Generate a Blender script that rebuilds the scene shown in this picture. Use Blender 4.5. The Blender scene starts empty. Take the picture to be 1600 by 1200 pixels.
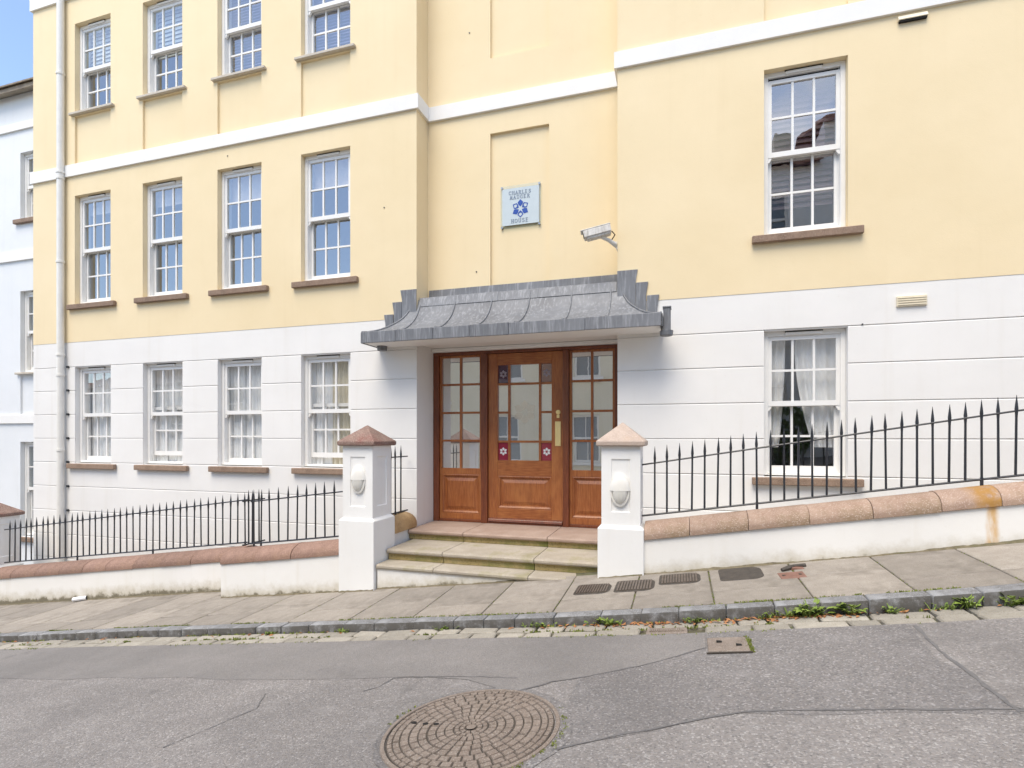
import bpy, bmesh, math, random
from mathutils import Vector, Matrix

random.seed(7)
R = math.radians
scene = bpy.context.scene
COL = scene.collection

# ------------------------------------------------------------------ camera
cam_d = bpy.data.cameras.new("camera")
cam = bpy.data.objects.new("camera", cam_d)
COL.objects.link(cam)
YAW = math.atan(850 / 2750)
cam.location = (0, 0, 0)
cam.rotation_euler = (R(90), 0, YAW)
cam_d.sensor_width = 36.0
cam_d.lens = 36.0 * 850 / 1600
cam_d.shift_y = 83 / 1600
cam_d.clip_start = 0.05
cam_d.clip_end = 2000
scene.camera = cam

# ------------------------------------------------------------------ light
SUN_EL, SUN_AZ = R(62), R(190)          # azimuth: direction the light comes from, clockwise from +Y
world = bpy.data.worlds.new("World")
scene.world = world
world.use_nodes = True
wn, wl = world.node_tree.nodes, world.node_tree.links
wn.clear()
sky = wn.new("ShaderNodeTexSky")
sky.sky_type = 'NISHITA'
sky.sun_disc = False
sky.sun_elevation = SUN_EL
sky.sun_rotation = SUN_AZ
sky.air_density = 1.0
sky.dust_density = 0.5
sky.ozone_density = 2.2
bg = wn.new("ShaderNodeBackground")
bg.inputs[1].default_value = 0.15
wo = wn.new("ShaderNodeOutputWorld")
# thin broken cloud over the whole dome, as bright as the sky it covers
tc = wn.new("ShaderNodeTexCoord")
cn = wn.new("ShaderNodeTexNoise")
cn.inputs['Scale'].default_value = 2.2
cn.inputs['Detail'].default_value = 7
cn.inputs['Roughness'].default_value = .6
mr_ = wn.new("ShaderNodeMapRange")
mr_.interpolation_type = 'SMOOTHSTEP'
for i_, v_ in ((1, .47), (2, .74), (3, .07), (4, .85)):
    mr_.inputs[i_].default_value = v_
bw_ = wn.new("ShaderNodeRGBToBW")
mu_ = wn.new("ShaderNodeMath")
mu_.operation = 'MULTIPLY'
mu_.inputs[1].default_value = 1.9
mc_ = wn.new("ShaderNodeMix")
mc_.data_type = 'RGBA'
mp_ = wn.new('ShaderNodeMapping')
mp_.inputs['Location'].default_value = (4.3, 4.7, 0.0)
wl.new(tc.outputs['Generated'], mp_.inputs[0])
wl.new(mp_.outputs[0], cn.inputs['Vector'])
wl.new(cn.outputs[0], mr_.inputs[0])
wl.new(sky.outputs[0], bw_.inputs[0])
wl.new(bw_.outputs[0], mu_.inputs[0])
wl.new(mr_.outputs[0], mc_.inputs[0])
wl.new(sky.outputs[0], mc_.inputs[6])
wl.new(mu_.outputs[0], mc_.inputs[7])
wl.new(mc_.outputs[2], bg.inputs[0])
wl.new(bg.outputs[0], wo.inputs[0])

sun_d = bpy.data.lights.new("sun", 'SUN')
sun_d.energy = 2.0
sun_d.angle = R(36)
sun_d.color = (1.0, 0.905, 0.755)
sun = bpy.data.objects.new("sun", sun_d)
COL.objects.link(sun)
_d = Vector((math.sin(SUN_AZ) * math.cos(SUN_EL), math.cos(SUN_AZ) * math.cos(SUN_EL), math.sin(SUN_EL)))
sun.rotation_euler = _d.to_track_quat('Z', 'Y').to_euler()
sun.location = _d * 50

scene.view_settings.view_transform = 'Standard'
scene.view_settings.look = 'None'
scene.view_settings.gamma = 1.0
scene.view_settings.use_curve_mapping = False
scene.view_settings.exposure = 1.02

# ------------------------------------------------------------------ helpers
W = {}                                   # world position of every object's origin


class MB:
    def __init__(self):
        self.v, self.f = [], []

    def add(self, vs, fs):
        n = len(self.v)
        self.v += [tuple(p) for p in vs]
        self.f += [tuple(n + i for i in f) for f in fs]
        return self

    def hexa(self, p):
        """p: 4 bottom corners (ccw seen from above) then 4 top corners"""
        return self.add(p, [(3, 2, 1, 0), (4, 5, 6, 7), (0, 1, 5, 4), (1, 2, 6, 5), (2, 3, 7, 6), (3, 0, 4, 7)])

    def box(self, x0, x1, y0, y1, z0, z1):
        return self.hexa([(x0, y0, z0), (x1, y0, z0), (x1, y1, z0), (x0, y1, z0),
                          (x0, y0, z1), (x1, y0, z1), (x1, y1, z1), (x0, y1, z1)])

    def quad(self, a, b, c, d):
        return self.add([a, b, c, d], [(0, 1, 2, 3)])

    def prism(self, poly, fn, t0, t1):
        """extrude 2D polygon; fn(u, v, t) -> xyz"""
        n = len(poly)
        vs = [fn(u, v, t0) for u, v in poly] + [fn(u, v, t1) for u, v in poly]
        fs = [tuple(range(n))[::-1], tuple(range(n, 2 * n))]
        fs += [(i, (i + 1) % n, n + (i + 1) % n, n + i) for i in range(n)]
        return self.add(vs, fs)

    def tube(self, path, r, n=8, cap=True):
        path = [Vector(p) for p in path]
        rs = r if isinstance(r, (list, tuple)) else [r] * len(path)
        vs, fs = [], []
        ref = None
        for i, p in enumerate(path):
            a = path[max(i - 1, 0)]
            b = path[min(i + 1, len(path) - 1)]
            t = (b - a).normalized()
            if ref is None:
                ref = Vector((0, 0, 1)) if abs(t.z) < .9 else Vector((1, 0, 0))
            x = (ref - t * ref.dot(t)).normalized()
            y = t.cross(x)
            ref = x
            for k in range(n):
                q = 2 * math.pi * (k + .5) / n
                vs.append(p + (x * math.cos(q) + y * math.sin(q)) * rs[i])
        for i in range(len(path) - 1):
            for k in range(n):
                a, b = i * n + k, i * n + (k + 1) % n
                fs.append((a, b, b + n, a + n))
        if cap:
            fs.append(tuple(range(n))[::-1])
            m = (len(path) - 1) * n
            fs.append(tuple(range(m, m + n)))
        return self.add(vs, fs)

    def grid(self, nu, nv, fn):
        vs = [fn(i / nu, j / nv) for j in range(nv + 1) for i in range(nu + 1)]
        fs = [(j * (nu + 1) + i, j * (nu + 1) + i + 1, (j + 1) * (nu + 1) + i + 1, (j + 1) * (nu + 1) + i)
              for j in range(nv) for i in range(nu)]
        return self.add(vs, fs)


def origin_of(mb):
    xs = [p[0] for p in mb.v]; ys = [p[1] for p in mb.v]; zs = [p[2] for p in mb.v]
    return Vector(((min(xs) + max(xs)) / 2, (min(ys) + max(ys)) / 2, min(zs)))


def link(o, parent, w):
    COL.objects.link(o)
    W[o.name] = Vector(w)
    if parent is not None:
        o.parent = parent
        o.location = Vector(w) - W[parent.name]
    else:
        o.location = w


def obj(name, mb, m, parent=None, at=None, smooth=False, bevel=0, segs=1, fix=True):
    w = Vector(at) if at is not None else origin_of(mb)
    me = bpy.data.meshes.new(name)
    me.from_pydata([tuple(Vector(p) - w) for p in mb.v], [], mb.f)
    if bevel or fix:
        bm = bmesh.new()
        bm.from_mesh(me)
        if fix:
            bmesh.ops.recalc_face_normals(bm, faces=bm.faces)
        if bevel:
            bmesh.ops.remove_doubles(bm, verts=bm.verts, dist=1e-5)
            es = [e for e in bm.edges if len(e.link_faces) == 2 and e.calc_face_angle(0) > R(25)]
            bmesh.ops.bevel(bm, geom=es, offset=bevel, segments=segs, affect='EDGES', profile=.5, clamp_overlap=True)
        bm.to_mesh(me)
        bm.free()
    me.materials.append(m)
    if smooth:
        for p in me.polygons:
            p.use_smooth = True
        me.set_sharp_from_angle(angle=R(40))
    o = bpy.data.objects.new(name, me)
    link(o, parent, w)
    return o


def inst(name, src, w, parent=None, scale=None):
    """another object sharing src's mesh, placed with its origin at w"""
    o = bpy.data.objects.new(name, src.data)
    link(o, parent, w)
    if scale:
        o.scale = scale
    return o


def thing(name, label, cat, loc=(0, 0, 0), group=None):
    o = bpy.data.objects.new(name, None)
    o.empty_display_size = .2
    link(o, None, loc)
    return tag(o, label, cat, group)


def tag(o, label, cat, group=None):
    o['label'] = label
    o['category'] = cat
    if group:
        o['group'] = group
    return o


def struct(o, kind='structure'):
    o['kind'] = kind
    return o


# ------------------------------------------------------------------ materials
def mat(name):
    m = bpy.data.materials.new(name)
    m.use_nodes = True
    nt = m.node_tree
    b = nt.nodes['Principled BSDF']
    return m, nt, b


def N(nt, t, **kw):
    n = nt.nodes.new(t)
    for k, v in kw.items():
        setattr(n, k, v)
    return n


def noise(nt, vec, scale, detail=4, rough=.55, mapscale=None):
    if mapscale:
        mp = N(nt, 'ShaderNodeMapping')
        mp.inputs['Scale'].default_value = mapscale
        nt.links.new(vec, mp.inputs[0])
        vec = mp.outputs[0]
    n = N(nt, 'ShaderNodeTexNoise')
    n.inputs['Scale'].default_value = scale
    n.inputs['Detail'].default_value = detail
    n.inputs['Roughness'].default_value = rough
    nt.links.new(vec, n.inputs['Vector'])
    return n.outputs[0]


def ramp(nt, fac, stops):
    r = N(nt, 'ShaderNodeValToRGB')
    e = r.color_ramp.elements
    while len(e) < len(stops):
        e.new(.5)
    for k, (p, c) in zip(e, stops):
        k.position = p
        k.color = (*c, 1) if len(c) == 3 else c
    nt.links.new(fac, r.inputs[0])
    return r.outputs[0]


def val(v):
    return (v, v, v)


def mixc(nt, fac, a, b, mode='MIX'):
    n = N(nt, 'ShaderNodeMix', data_type='RGBA', blend_type=mode)
    for s, x in ((n.inputs[0], fac), (n.inputs[6], a), (n.inputs[7], b)):
        if isinstance(x, (int, float)):
            s.default_value = x
        elif isinstance(x, tuple):
            s.default_value = (*x, 1)
        else:
            nt.links.new(x, s)
    return n.outputs[2]


def mth(nt, op, a, b=0.0, c=None):
    n = N(nt, 'ShaderNodeMath', operation=op)
    for s, x in zip(n.inputs, (a, b, c)):
        if x is None:
            continue
        if isinstance(x, (int, float)):
            s.default_value = x
        else:
            nt.links.new(x, s)
    return n.outputs[0]


def smooth(nt, x, a, b):
    n = N(nt, 'ShaderNodeMapRange', interpolation_type='SMOOTHSTEP')
    nt.links.new(x, n.inputs[0])
    n.inputs[1].default_value = a
    n.inputs[2].default_value = b
    return n.outputs[0]


def bump(nt, b, h, strength=.3, dist=.01):
    n = N(nt, 'ShaderNodeBump')
    n.inputs['Strength'].default_value = strength
    n.inputs['Distance'].default_value = dist
    nt.links.new(h, n.inputs['Height'])
    nt.links.new(n.outputs[0], b.inputs['Normal'])


def coords(nt, kind='Object'):
    return N(nt, 'ShaderNodeTexCoord').outputs[kind]


def stone(name, c1, c2, scale=9, rough=.85, speck=None, sp_scale=160, bs=.35, bd=.006, bscale=60, rnd=.25, streak=None, blotch=None):
    """mottled stone or metal; speck: colour of fine grains, blotch: (colour, low, high) of broad stains"""
    m, nt, b = mat(name)
    v = coords(nt)
    c = ramp(nt, noise(nt, v, scale, 6), [(.3, c1), (.7, c2)])
    if streak:
        s = noise(nt, v, 6, 5, mapscale=(6, 6, .7))
        c = mixc(nt, smooth(nt, s, .45, .75), c, streak)
    if blotch:
        s = noise(nt, v, 3.3, 6, .65)
        c = mixc(nt, smooth(nt, s, blotch[1], blotch[2]), c, blotch[0])
    if speck:
        s = noise(nt, v, sp_scale, 2)
        c = mixc(nt, smooth(nt, s, .52, .68), c, speck)
    if rnd:
        oi = N(nt, 'ShaderNodeObjectInfo')
        f = mth(nt, 'MULTIPLY_ADD', oi.outputs['Random'], rnd, 1 - rnd / 2)
        cc = N(nt, 'ShaderNodeCombineColor')
        for i in range(3):
            nt.links.new(f, cc.inputs[i])
        c = mixc(nt, 1.0, c, cc.outputs[0], 'MULTIPLY')
    nt.links.new(c, b.inputs['Base Color'])
    b.inputs['Roughness'].default_value = rough
    if bs:
        h = noise(nt, v, bscale, 5, .6)
        bump(nt, b, h, bs, bd)
    return m


def stucco(name, c1, c2, foot=None, rust=None, streak=.12):
    """painted render: broad mottling, faint runs down the wall; foot = (a, b) ground line z = a + b x for moss splash"""
    m, nt, b = mat(name)
    g = N(nt, 'ShaderNodeNewGeometry').outputs['Position']
    c = ramp(nt, noise(nt, g, 1.1, 7, .6), [(.3, c1), (.7, c2)])
    run = noise(nt, g, 2.4, 6, .6, mapscale=(2.6, 2.6, .16))
    dirty = tuple(x * y for x, y in zip(c1, (.86, .82, .74)))
    c = mixc(nt, mth(nt, 'MULTIPLY', smooth(nt, run, .52, .8), streak * 4), c, dirty)
    sp = noise(nt, g, 34, 3)
    c = mixc(nt, mth(nt, 'MULTIPLY', smooth(nt, sp, .66, .78), .3), c, dirty)
    if foot or rust:
        sx = N(nt, 'ShaderNodeSeparateXYZ')
        nt.links.new(g, sx.inputs[0])
        X, Z = sx.outputs[0], sx.outputs[2]
    if foot:
        line = mth(nt, 'MULTIPLY_ADD', X, foot[1], foot[0])
        hgt = mth(nt, 'SUBTRACT', Z, line)
        nn = noise(nt, g, 9, 6, .65)
        hh = mth(nt, 'MULTIPLY_ADD', nn, -.20, hgt)
        c = mixc(nt, mth(nt, 'MULTIPLY', mth(nt, 'SUBTRACT', 1.0, smooth(nt, hh, -.12, .05)), .68), c, (.42, .36, .24))
        c = mixc(nt, mth(nt, 'MULTIPLY', mth(nt, 'SUBTRACT', 1.0, smooth(nt, hh, -.115, -.07)), .85), c, (.12, .10, .055))
    if rust:
        dx = mth(nt, 'ABSOLUTE', mth(nt, 'SUBTRACT', mth(nt, 'MULTIPLY_ADD', noise(nt, g, 7, 3), .05, X), rust))
        k = mth(nt, 'SUBTRACT', 1.0, smooth(nt, dx, .012, .05))
        kk = mth(nt, 'MULTIPLY', k, smooth(nt, noise(nt, g, 14, 5, .6, (1, 1, .25)), .25, .62))
        c = mixc(nt, mth(nt, 'MULTIPLY', kk, .85), c, (.60, .33, .07))
    nt.links.new(c, b.inputs['Base Color'])
    b.inputs['Roughness'].default_value = .82
    h1 = noise(nt, g, 140, 3, .6)
    h2 = noise(nt, g, 5, 4, .5)
    h = mth(nt, 'MULTIPLY_ADD', h2, 3.0, h1)
    bump(nt, b, h, .22, .004)
    return m


def plain(name, c, rough=.5, metal=0, var=.06, bs=0):
    m, nt, b = mat(name)
    v = coords(nt)
    c2 = tuple(max(0, x * (1 - var * 2)) for x in c)
    k = ramp(nt, noise(nt, v, 12, 5), [(.35, c2), (.65, c)])
    nt.links.new(k, b.inputs['Base Color'])
    b.inputs['Roughness'].default_value = rough
    b.inputs['Metallic'].default_value = metal
    if bs:
        bump(nt, b, noise(nt, v, 90, 4), bs, .003)
    return m


def glass(name, refl, tint=(.92, .95, .95), wob=.02, body=None, body_f=0, rough=0.0):
    """pane: see-through or milky body under a mirror-like skin"""
    m, nt, b = mat(name)
    nt.nodes.remove(b)
    out = nt.nodes['Material Output']
    g = N(nt, 'ShaderNodeNewGeometry').outputs['Position']
    bp = N(nt, 'ShaderNodeBump')
    bp.inputs['Strength'].default_value = wob
    bp.inputs['Distance'].default_value = .02
    nt.links.new(noise(nt, g, 4.5, 2), bp.inputs['Height'])
    gl = N(nt, 'ShaderNodeBsdfGlossy')
    gl.inputs['Roughness'].default_value = rough
    gl.inputs['Color'].default_value = (.97, .98, 1, 1)
    nt.links.new(bp.outputs[0], gl.inputs['Normal'])
    tr = N(nt, 'ShaderNodeBsdfTransparent')
    tr.inputs['Color'].default_value = (*tint, 1)
    base = tr.outputs[0]
    if body:
        df = N(nt, 'ShaderNodeBsdfDiffuse')
        df.inputs['Color'].default_value = (*body, 1)
        mx = N(nt, 'ShaderNodeMixShader')
        mx.inputs[0].default_value = body_f
        nt.links.new(tr.outputs[0], mx.inputs[1])
        nt.links.new(df.outputs[0], mx.inputs[2])
        base = mx.outputs[0]
    lw = N(nt, 'ShaderNodeFresnel')
    lw.inputs['IOR'].default_value = 1.5
    fac = mth(nt, 'MULTIPLY_ADD', lw.outputs[0], 1.0, refl)
    fac = mth(nt, 'MINIMUM', fac, .95)
    back = N(nt, 'ShaderNodeNewGeometry').outputs['Backfacing']     # the far skin of a pane adds no second mirror
    fac = mth(nt, 'MULTIPLY', fac, mth(nt, 'SUBTRACT', 1.0, back))
    mx = N(nt, 'ShaderNodeMixShader')
    nt.links.new(fac, mx.inputs[0])
    nt.links.new(base, mx.inputs[1])
    nt.links.new(gl.outputs[0], mx.inputs[2])
    nt.links.new(mx.outputs[0], out.inputs[0])
    return m


def wood(name, c1, c2, c3, horizontal=False):
    m, nt, b = mat(name)
    g = N(nt, 'ShaderNodeNewGeometry').outputs['Position']
    oi = N(nt, 'ShaderNodeObjectInfo')
    ad = N(nt, 'ShaderNodeVectorMath', operation='ADD')
    nt.links.new(g, ad.inputs[0])
    cb = N(nt, 'ShaderNodeCombineXYZ')
    nt.links.new(mth(nt, 'MULTIPLY', oi.outputs['Random'], 13.0), cb.inputs[0])
    nt.links.new(mth(nt, 'MULTIPLY', oi.outputs['Random'], 7.0), cb.inputs[2])
    nt.links.new(cb.outputs[0], ad.inputs[1])
    sc = (3, 20, 34) if horizontal else (34, 20, 2.2)
    fine = noise(nt, ad.outputs[0], 2.6, 6, .6, mapscale=sc)
    broad = noise(nt, ad.outputs[0], 3.4, 5, .55, mapscale=(1, 1, .5))
    c = ramp(nt, fine, [(.3, c1), (.5, c2), (.75, c3)])
    c = mixc(nt, mth(nt, 'MULTIPLY', smooth(nt, broad, .45, .68), .6), c, c3)
    c = mixc(nt, mth(nt, 'MULTIPLY', smooth(nt, noise(nt, ad.outputs[0], 5, 4, mapscale=(1.6, 1, .6)), .5, .72), .5), c, c1)
    nt.links.new(c, b.inputs['Base Color'])
    b.inputs['Roughness'].default_value = .38
    b.inputs['Coat Weight'].default_value = .25
    b.inputs['Coat Roughness'].default_value = .2
    bump(nt, b, fine, .1, .002)
    return m


def asphalt(name, c1, c2, chip, scale=150, bs=.55):
    m, nt, b = mat(name)
    g = N(nt, 'ShaderNodeNewGeometry').outputs['Position']
    vo = N(nt, 'ShaderNodeTexVoronoi')
    vo.inputs['Scale'].default_value = scale
    nt.links.new(g, vo.inputs['Vector'])
    sep = N(nt, 'ShaderNodeSeparateColor')
    nt.links.new(vo.outputs['Color'], sep.inputs[0])
    c = ramp(nt, sep.outputs[0], [(.0, c1), (.35, c2), (.8, c2), (1.0, chip)])
    warm = mixc(nt, mth(nt, 'MULTIPLY', sep.outputs[1], .3), c, (.33, .285, .25))
    oil = noise(nt, g, 2.3, 5, .6)
    warm = mixc(nt, mth(nt, 'MULTIPLY', smooth(nt, oil, .62, .74), .38), warm, (.085, .08, .078))
    wear = noise(nt, g, .9, 6, .6)
    c = mixc(nt, mth(nt, 'MULTIPLY', smooth(nt, wear, .38, .72), .42), warm, tuple(x * .75 for x in c1))
    med = noise(nt, g, 7, 6, .65)
    c = mixc(nt, mth(nt, 'MULTIPLY', smooth(nt, med, .5, .75), .25), c, chip)
    nt.links.new(c, b.inputs['Base Color'])
    b.inputs['Roughness'].default_value = .9
    h = mth(nt, 'MULTIPLY_ADD', vo.outputs['Distance'], -1.2, mth(nt, 'MULTIPLY', noise(nt, g, 60, 3), .8))
    bump(nt, b, h, bs, .008)
    return m


M = {}
M['yellow'] = stucco('yellow_render', (.785, .64, .40), (.83, .685, .445), streak=.04)
M['white'] = stucco('white_render', (.765, .745, .71), (.82, .80, .765), streak=.07)
M['bandwhite'] = stucco('band_white', (.79, .775, .745), (.83, .815, .785), streak=.05)
M['bluewall'] = stucco('pale_blue_render', (.69, .705, .71), (.74, .75, .755), streak=.06)
M['wall_r'] = stucco('garden_wall_right', (.77, .75, .71), (.83, .82, .79), foot=(-1.135 - .02, .155), rust=2.19)
M['wall_m'] = stucco('garden_wall_middle', (.77, .75, .71), (.83, .82, .79), foot=(-1.165, .125))
M['wall_l'] = stucco('garden_wall_left', (.77, .75, .70), (.83, .81, .78), foot=(-1.12, .128))
M['pier'] = stucco('pier_paint', (.78, .77, .745), (.83, .825, .805), streak=.05)
M['frame'] = plain('white_joinery', (.83, .815, .78), .35, var=.02)
M['sill'] = stone('brown_sill_stone', (.19, .125, .085), (.30, .205, .145), 14, speck=(.38, .28, .21), rnd=.2)
M['sillpale'] = stone('pale_sill_stone', (.50, .44, .36), (.60, .54, .45), 14, rnd=.1)
M['coping'] = stone('pink_granite', (.295, .195, .14), (.395, .28, .21), 9, speck=(.46, .355, .29), sp_scale=110, rnd=.3, blotch=((.235, .165, .095), .46, .72))
M['coping_red'] = stone('red_granite', (.20, .12, .087), (.285, .178, .135), 11, speck=(.40, .25, .195), sp_scale=120, rnd=.35, blotch=((.26, .16, .10), .52, .78))
M['coping_tan'] = stone('ochre_stone', (.34, .21, .09), (.48, .32, .16), 10, speck=(.5, .36, .2), rnd=.2, blotch=((.22, .13, .06), .5, .75))
M['cap'] = stone('brown_cap_stone', (.18, .11, .085), (.265, .175, .14), 13, speck=(.38, .28, .24), sp_scale=110, rnd=0, blotch=((.20, .085, .065), .5, .7))
M['cappale'] = stone('pink_cap_stone', (.385, .30, .245), (.48, .385, .32), 13, speck=(.53, .44, .38), sp_scale=110, rnd=0, blotch=((.40, .28, .19), .55, .8))
M['slab'] = stone('paving_stone', (.255, .225, .19), (.37, .332, .285), 5, speck=(.22, .185, .15), sp_scale=150, rnd=.34, blotch=((.20, .175, .145), .44, .72), bs=.35)
M['landing'] = stone('landing_stone', (.325, .235, .185), (.42, .32, .26), 5, speck=(.30, .2, .15), sp_scale=190, rnd=.12, bs=.25)
M['tread'] = stone('tread_stone', (.345, .30, .24), (.455, .405, .335), 6, speck=(.30, .25, .17), sp_scale=190, rnd=.12, blotch=((.26, .235, .12), .5, .75), bs=.3)
M['riser'] = stone('mossy_riser_stone', (.33, .25, .10), (.44, .345, .17), 7, speck=(.2, .17, .06), sp_scale=90, rnd=.12, blotch=((.16, .17, .04), .45, .7), bs=.3)
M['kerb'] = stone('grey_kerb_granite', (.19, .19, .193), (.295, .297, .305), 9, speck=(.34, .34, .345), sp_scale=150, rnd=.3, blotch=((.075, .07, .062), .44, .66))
M['sett'] = stone('gutter_sett_stone', (.29, .265, .22), (.40, .37, .315), 9, speck=(.24, .21, .17), sp_scale=150, rnd=.35, blotch=((.20, .18, .12), .45, .75))
M['bed'] = stone('joint_dirt', (.075, .07, .045), (.14, .13, .075), 18, rnd=0, blotch=((.10, .13, .04), .5, .7))
M['earth'] = stone('dark_ground', (.12, .11, .09), (.18, .165, .14), 2, rnd=0)
M['area'] = stone('courtyard_concrete', (.5, .49, .47), (.6, .59, .57), 3, rnd=0)
M['road'] = asphalt('road_asphalt', (.155, .147, .143), (.24, .225, .217), (.42, .40, .385), 125)
M['road_fine'] = asphalt('fine_asphalt', (.155, .147, .143), (.205, .195, .188), (.285, .272, .262), 190, .35)
M['road_dark'] = asphalt('patch_asphalt', (.115, .111, .112), (.185, .176, .173), (.355, .34, .335), 125, .55)
M['tar'] = stone('tar_seal', (.115, .111, .112), (.165, .159, .158), 30, rough=.6, rnd=0, bs=.3)
M['lead'] = stone('weathered_lead', (.125, .129, .14), (.205, .212, .226), 3, rough=.55, rnd=.3, streak=(.285, .292, .305), bs=.15, bscale=20, blotch=((.15, .155, .17), .5, .8))
M['iron'] = plain('black_iron_paint', (.024, .026, .032), .42, bs=.2)
M['cast'] = stone('cast_iron_cover', (.165, .13, .105), (.255, .205, .17), 16, rough=.6, speck=(.32, .28, .24), sp_scale=140, rnd=0, bs=.4, blotch=((.20, .155, .125), .5, .75))
M['castdark'] = stone('dark_cast_cover', (.045, .037, .03), (.08, .066, .053), 20, rough=.7, rnd=.2, bs=.4)
M['castrib'] = stone('worn_cast_ribs', (.085, .066, .052), (.14, .11, .088), 20, rough=.6, rnd=0, bs=.3)
M['rustplate'] = stone('rusty_plate', (.17, .085, .06), (.25, .13, .095), 20, rough=.7, rnd=0, bs=.3)
M['brass'] = plain('polished_brass', (.95, .76, .36), .42, .75, .02)
M['steel'] = plain('steel_stud', (.45, .45, .45), .3, 1.0)
M['plastic'] = plain('white_plastic', (.80, .775, .715), .35, var=.03)
M['cream'] = plain('cream_vent', (.80, .71, .53), .5)
M['dark'] = plain('dark_void', (.012, .011, .010), .9)
M['opal'] = plain('opal_diffuser', (.74, .72, .66), .25)
M['room'] = plain('room_plaster', (.50, .47, .43), .9)
M['net'] = plain('net_curtain', (.90, .90, .88), .9, var=.02)
M['creamcloth'] = plain('cream_curtain', (.74, .68, .54), .9, var=.03)
M['blindcloth'] = plain('striped_blind', (.86, .72, .64), .9, var=.05)
M['slat'] = plain('blind_slat', (.34, .30, .40), .5)
M['slatred'] = plain('plum_blind_slat', (.12, .06, .085), .5)
M['glass'] = glass('window_glass', .25)
M['glasslow'] = glass('ground_window_glass', .17, tint=(.98, .98, .98))
M['voile'] = glass('door_glass', .58, body=(.55, .56, .52), body_f=.38, wob=.01)
M['redglass'] = glass('red_glass', .03, body=(.30, .025, .05), body_f=.95)
M['plumglass'] = glass('plum_glass', .06, body=(.085, .022, .04), body_f=.95)
M['brownglass'] = glass('brown_glass', .12, body=(.20, .07, .06), body_f=.95)
M['etch'] = glass('etched_mark', .42, body=(.70, .58, .45), body_f=.5, rough=.06)
M['wood'] = wood('mahogany', (.20, .056, .016), (.33, .105, .029), (.45, .175, .052))
M['woodh'] = wood('mahogany_rail', (.20, .056, .016), (.33, .105, .029), (.45, .175, .052), True)
M['wooddark'] = wood('dark_mahogany', (.10, .026, .011), (.165, .043, .016), (.225, .068, .024))
M['signglass'] = plain('frosted_sign', (.56, .625, .64), .2, var=.02)
M['signedge'] = glass('sign_clear_edge', .05, tint=(.93, .96, .95))
M['ink'] = plain('grey_blue_ink', (.20, .25, .33), .4)
M['blue'] = plain('blue_ink', (.018, .075, .36), .4)
M['lilac'] = plain('flower_white', (.80, .78, .78), .4)
M['dullflower'] = plain('flower_grey', (.34, .30, .36), .4)
M['paper'] = plain('white_paper', (.82, .82, .84), .6)
M['leafgreen'] = stone('weed_leaf', (.10, .165, .022), (.26, .33, .06), 30, rough=.6, rnd=.4, bs=0)
M['silt'] = stone('wall_foot_silt', (.11, .09, .055), (.19, .16, .10), 24, rnd=0, blotch=((.09, .085, .035), .5, .7))
M['moss'] = stone('moss', (.14, .17, .03), (.27, .30, .07), 30, rough=.9, rnd=0, bs=.3)
M['litter'] = stone('dry_leaf', (.25, .09, .03), (.45, .22, .09), 25, rough=.8, rnd=0, bs=0)
M['tile'] = stone('roof_tile', (.25, .12, .085), (.36, .19, .13), 8, rnd=.3)
M['slate'] = stone('roof_slate', (.20, .155, .12), (.34, .28, .20), 6, rnd=.2)
M['cream_h'] = stucco('cream_house_render', (.72, .66, .50), (.78, .72, .57))
M['white_h'] = stucco('white_house_render', (.80, .80, .78), (.85, .85, .83))
M['hedge'] = stone('hedge_leaf', (.05, .10, .02), (.12, .20, .04), 20, rough=.7, rnd=.3, bs=0)

# darker, noise-broken tone on the road face of the kerb
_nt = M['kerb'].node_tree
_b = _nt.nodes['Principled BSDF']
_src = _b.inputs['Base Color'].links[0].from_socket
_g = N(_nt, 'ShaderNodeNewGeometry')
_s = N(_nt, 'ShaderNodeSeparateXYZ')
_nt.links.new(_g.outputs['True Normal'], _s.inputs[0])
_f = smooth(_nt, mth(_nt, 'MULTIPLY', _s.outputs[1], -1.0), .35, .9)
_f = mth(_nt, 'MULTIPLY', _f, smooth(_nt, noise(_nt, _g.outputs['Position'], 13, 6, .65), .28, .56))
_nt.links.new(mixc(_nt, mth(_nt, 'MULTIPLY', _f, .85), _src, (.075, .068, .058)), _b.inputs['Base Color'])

# ------------------------------------------------------------------ ground levels
KX = [(-60, -8.6), (-12, -2.76), (-6.82, -2.07), (-5.03, -1.829), (-2.556, -1.509), (-.894, -1.291), (-.011, -1.167),
      (1.377, -.945), (1.895, -.856), (6, -.12), (60, 8.6)]


def gz(x):
    for (a, za), (b, zb) in zip(KX, KX[1:]):
        if x <= b or b == 60:
            return za + (zb - za) * (x - a) / (b - a)


def pave(x, y):
    return gz(x) + .03 * (y - 3.87)


def drop(x):
    return .062 + .02 * min(max((x + 1.2) / 2.4, 0), 1)


def gut(x, y):
    return gz(x) - drop(x) + .02 * (3.80 - y)


def road(x, y):
    return gz(x) - drop(x) + .009 + .012 * min(max(3.5 - y, 0), 2.6) - .02 * min(max(.6 - y, 0), 3)


XS = [-60, -40, -26, -20, -16, -14, -12, -10.5, -9.5, -8.5, -7.5, -6.82, -6, -5.03, -4.2, -3.4, -2.556, -1.7, -.894, -.45, -.011, .7,
      1.377, 1.895, 2.6, 3.3, 4, 5, 6, 8, 12, 20, 30, 60]


def sheet(xs, ys, fz):
    mb = MB()
    for y in ys:
        for x in xs:
            mb.v.append((x, y, fz(x, y)))
    n = len(xs)
    for j in range(len(ys) - 1):
        for i in range(n - 1):
            mb.f.append((j * n + i, j * n + i + 1, (j + 1) * n + i + 1, (j + 1) * n + i))
    return mb


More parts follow.
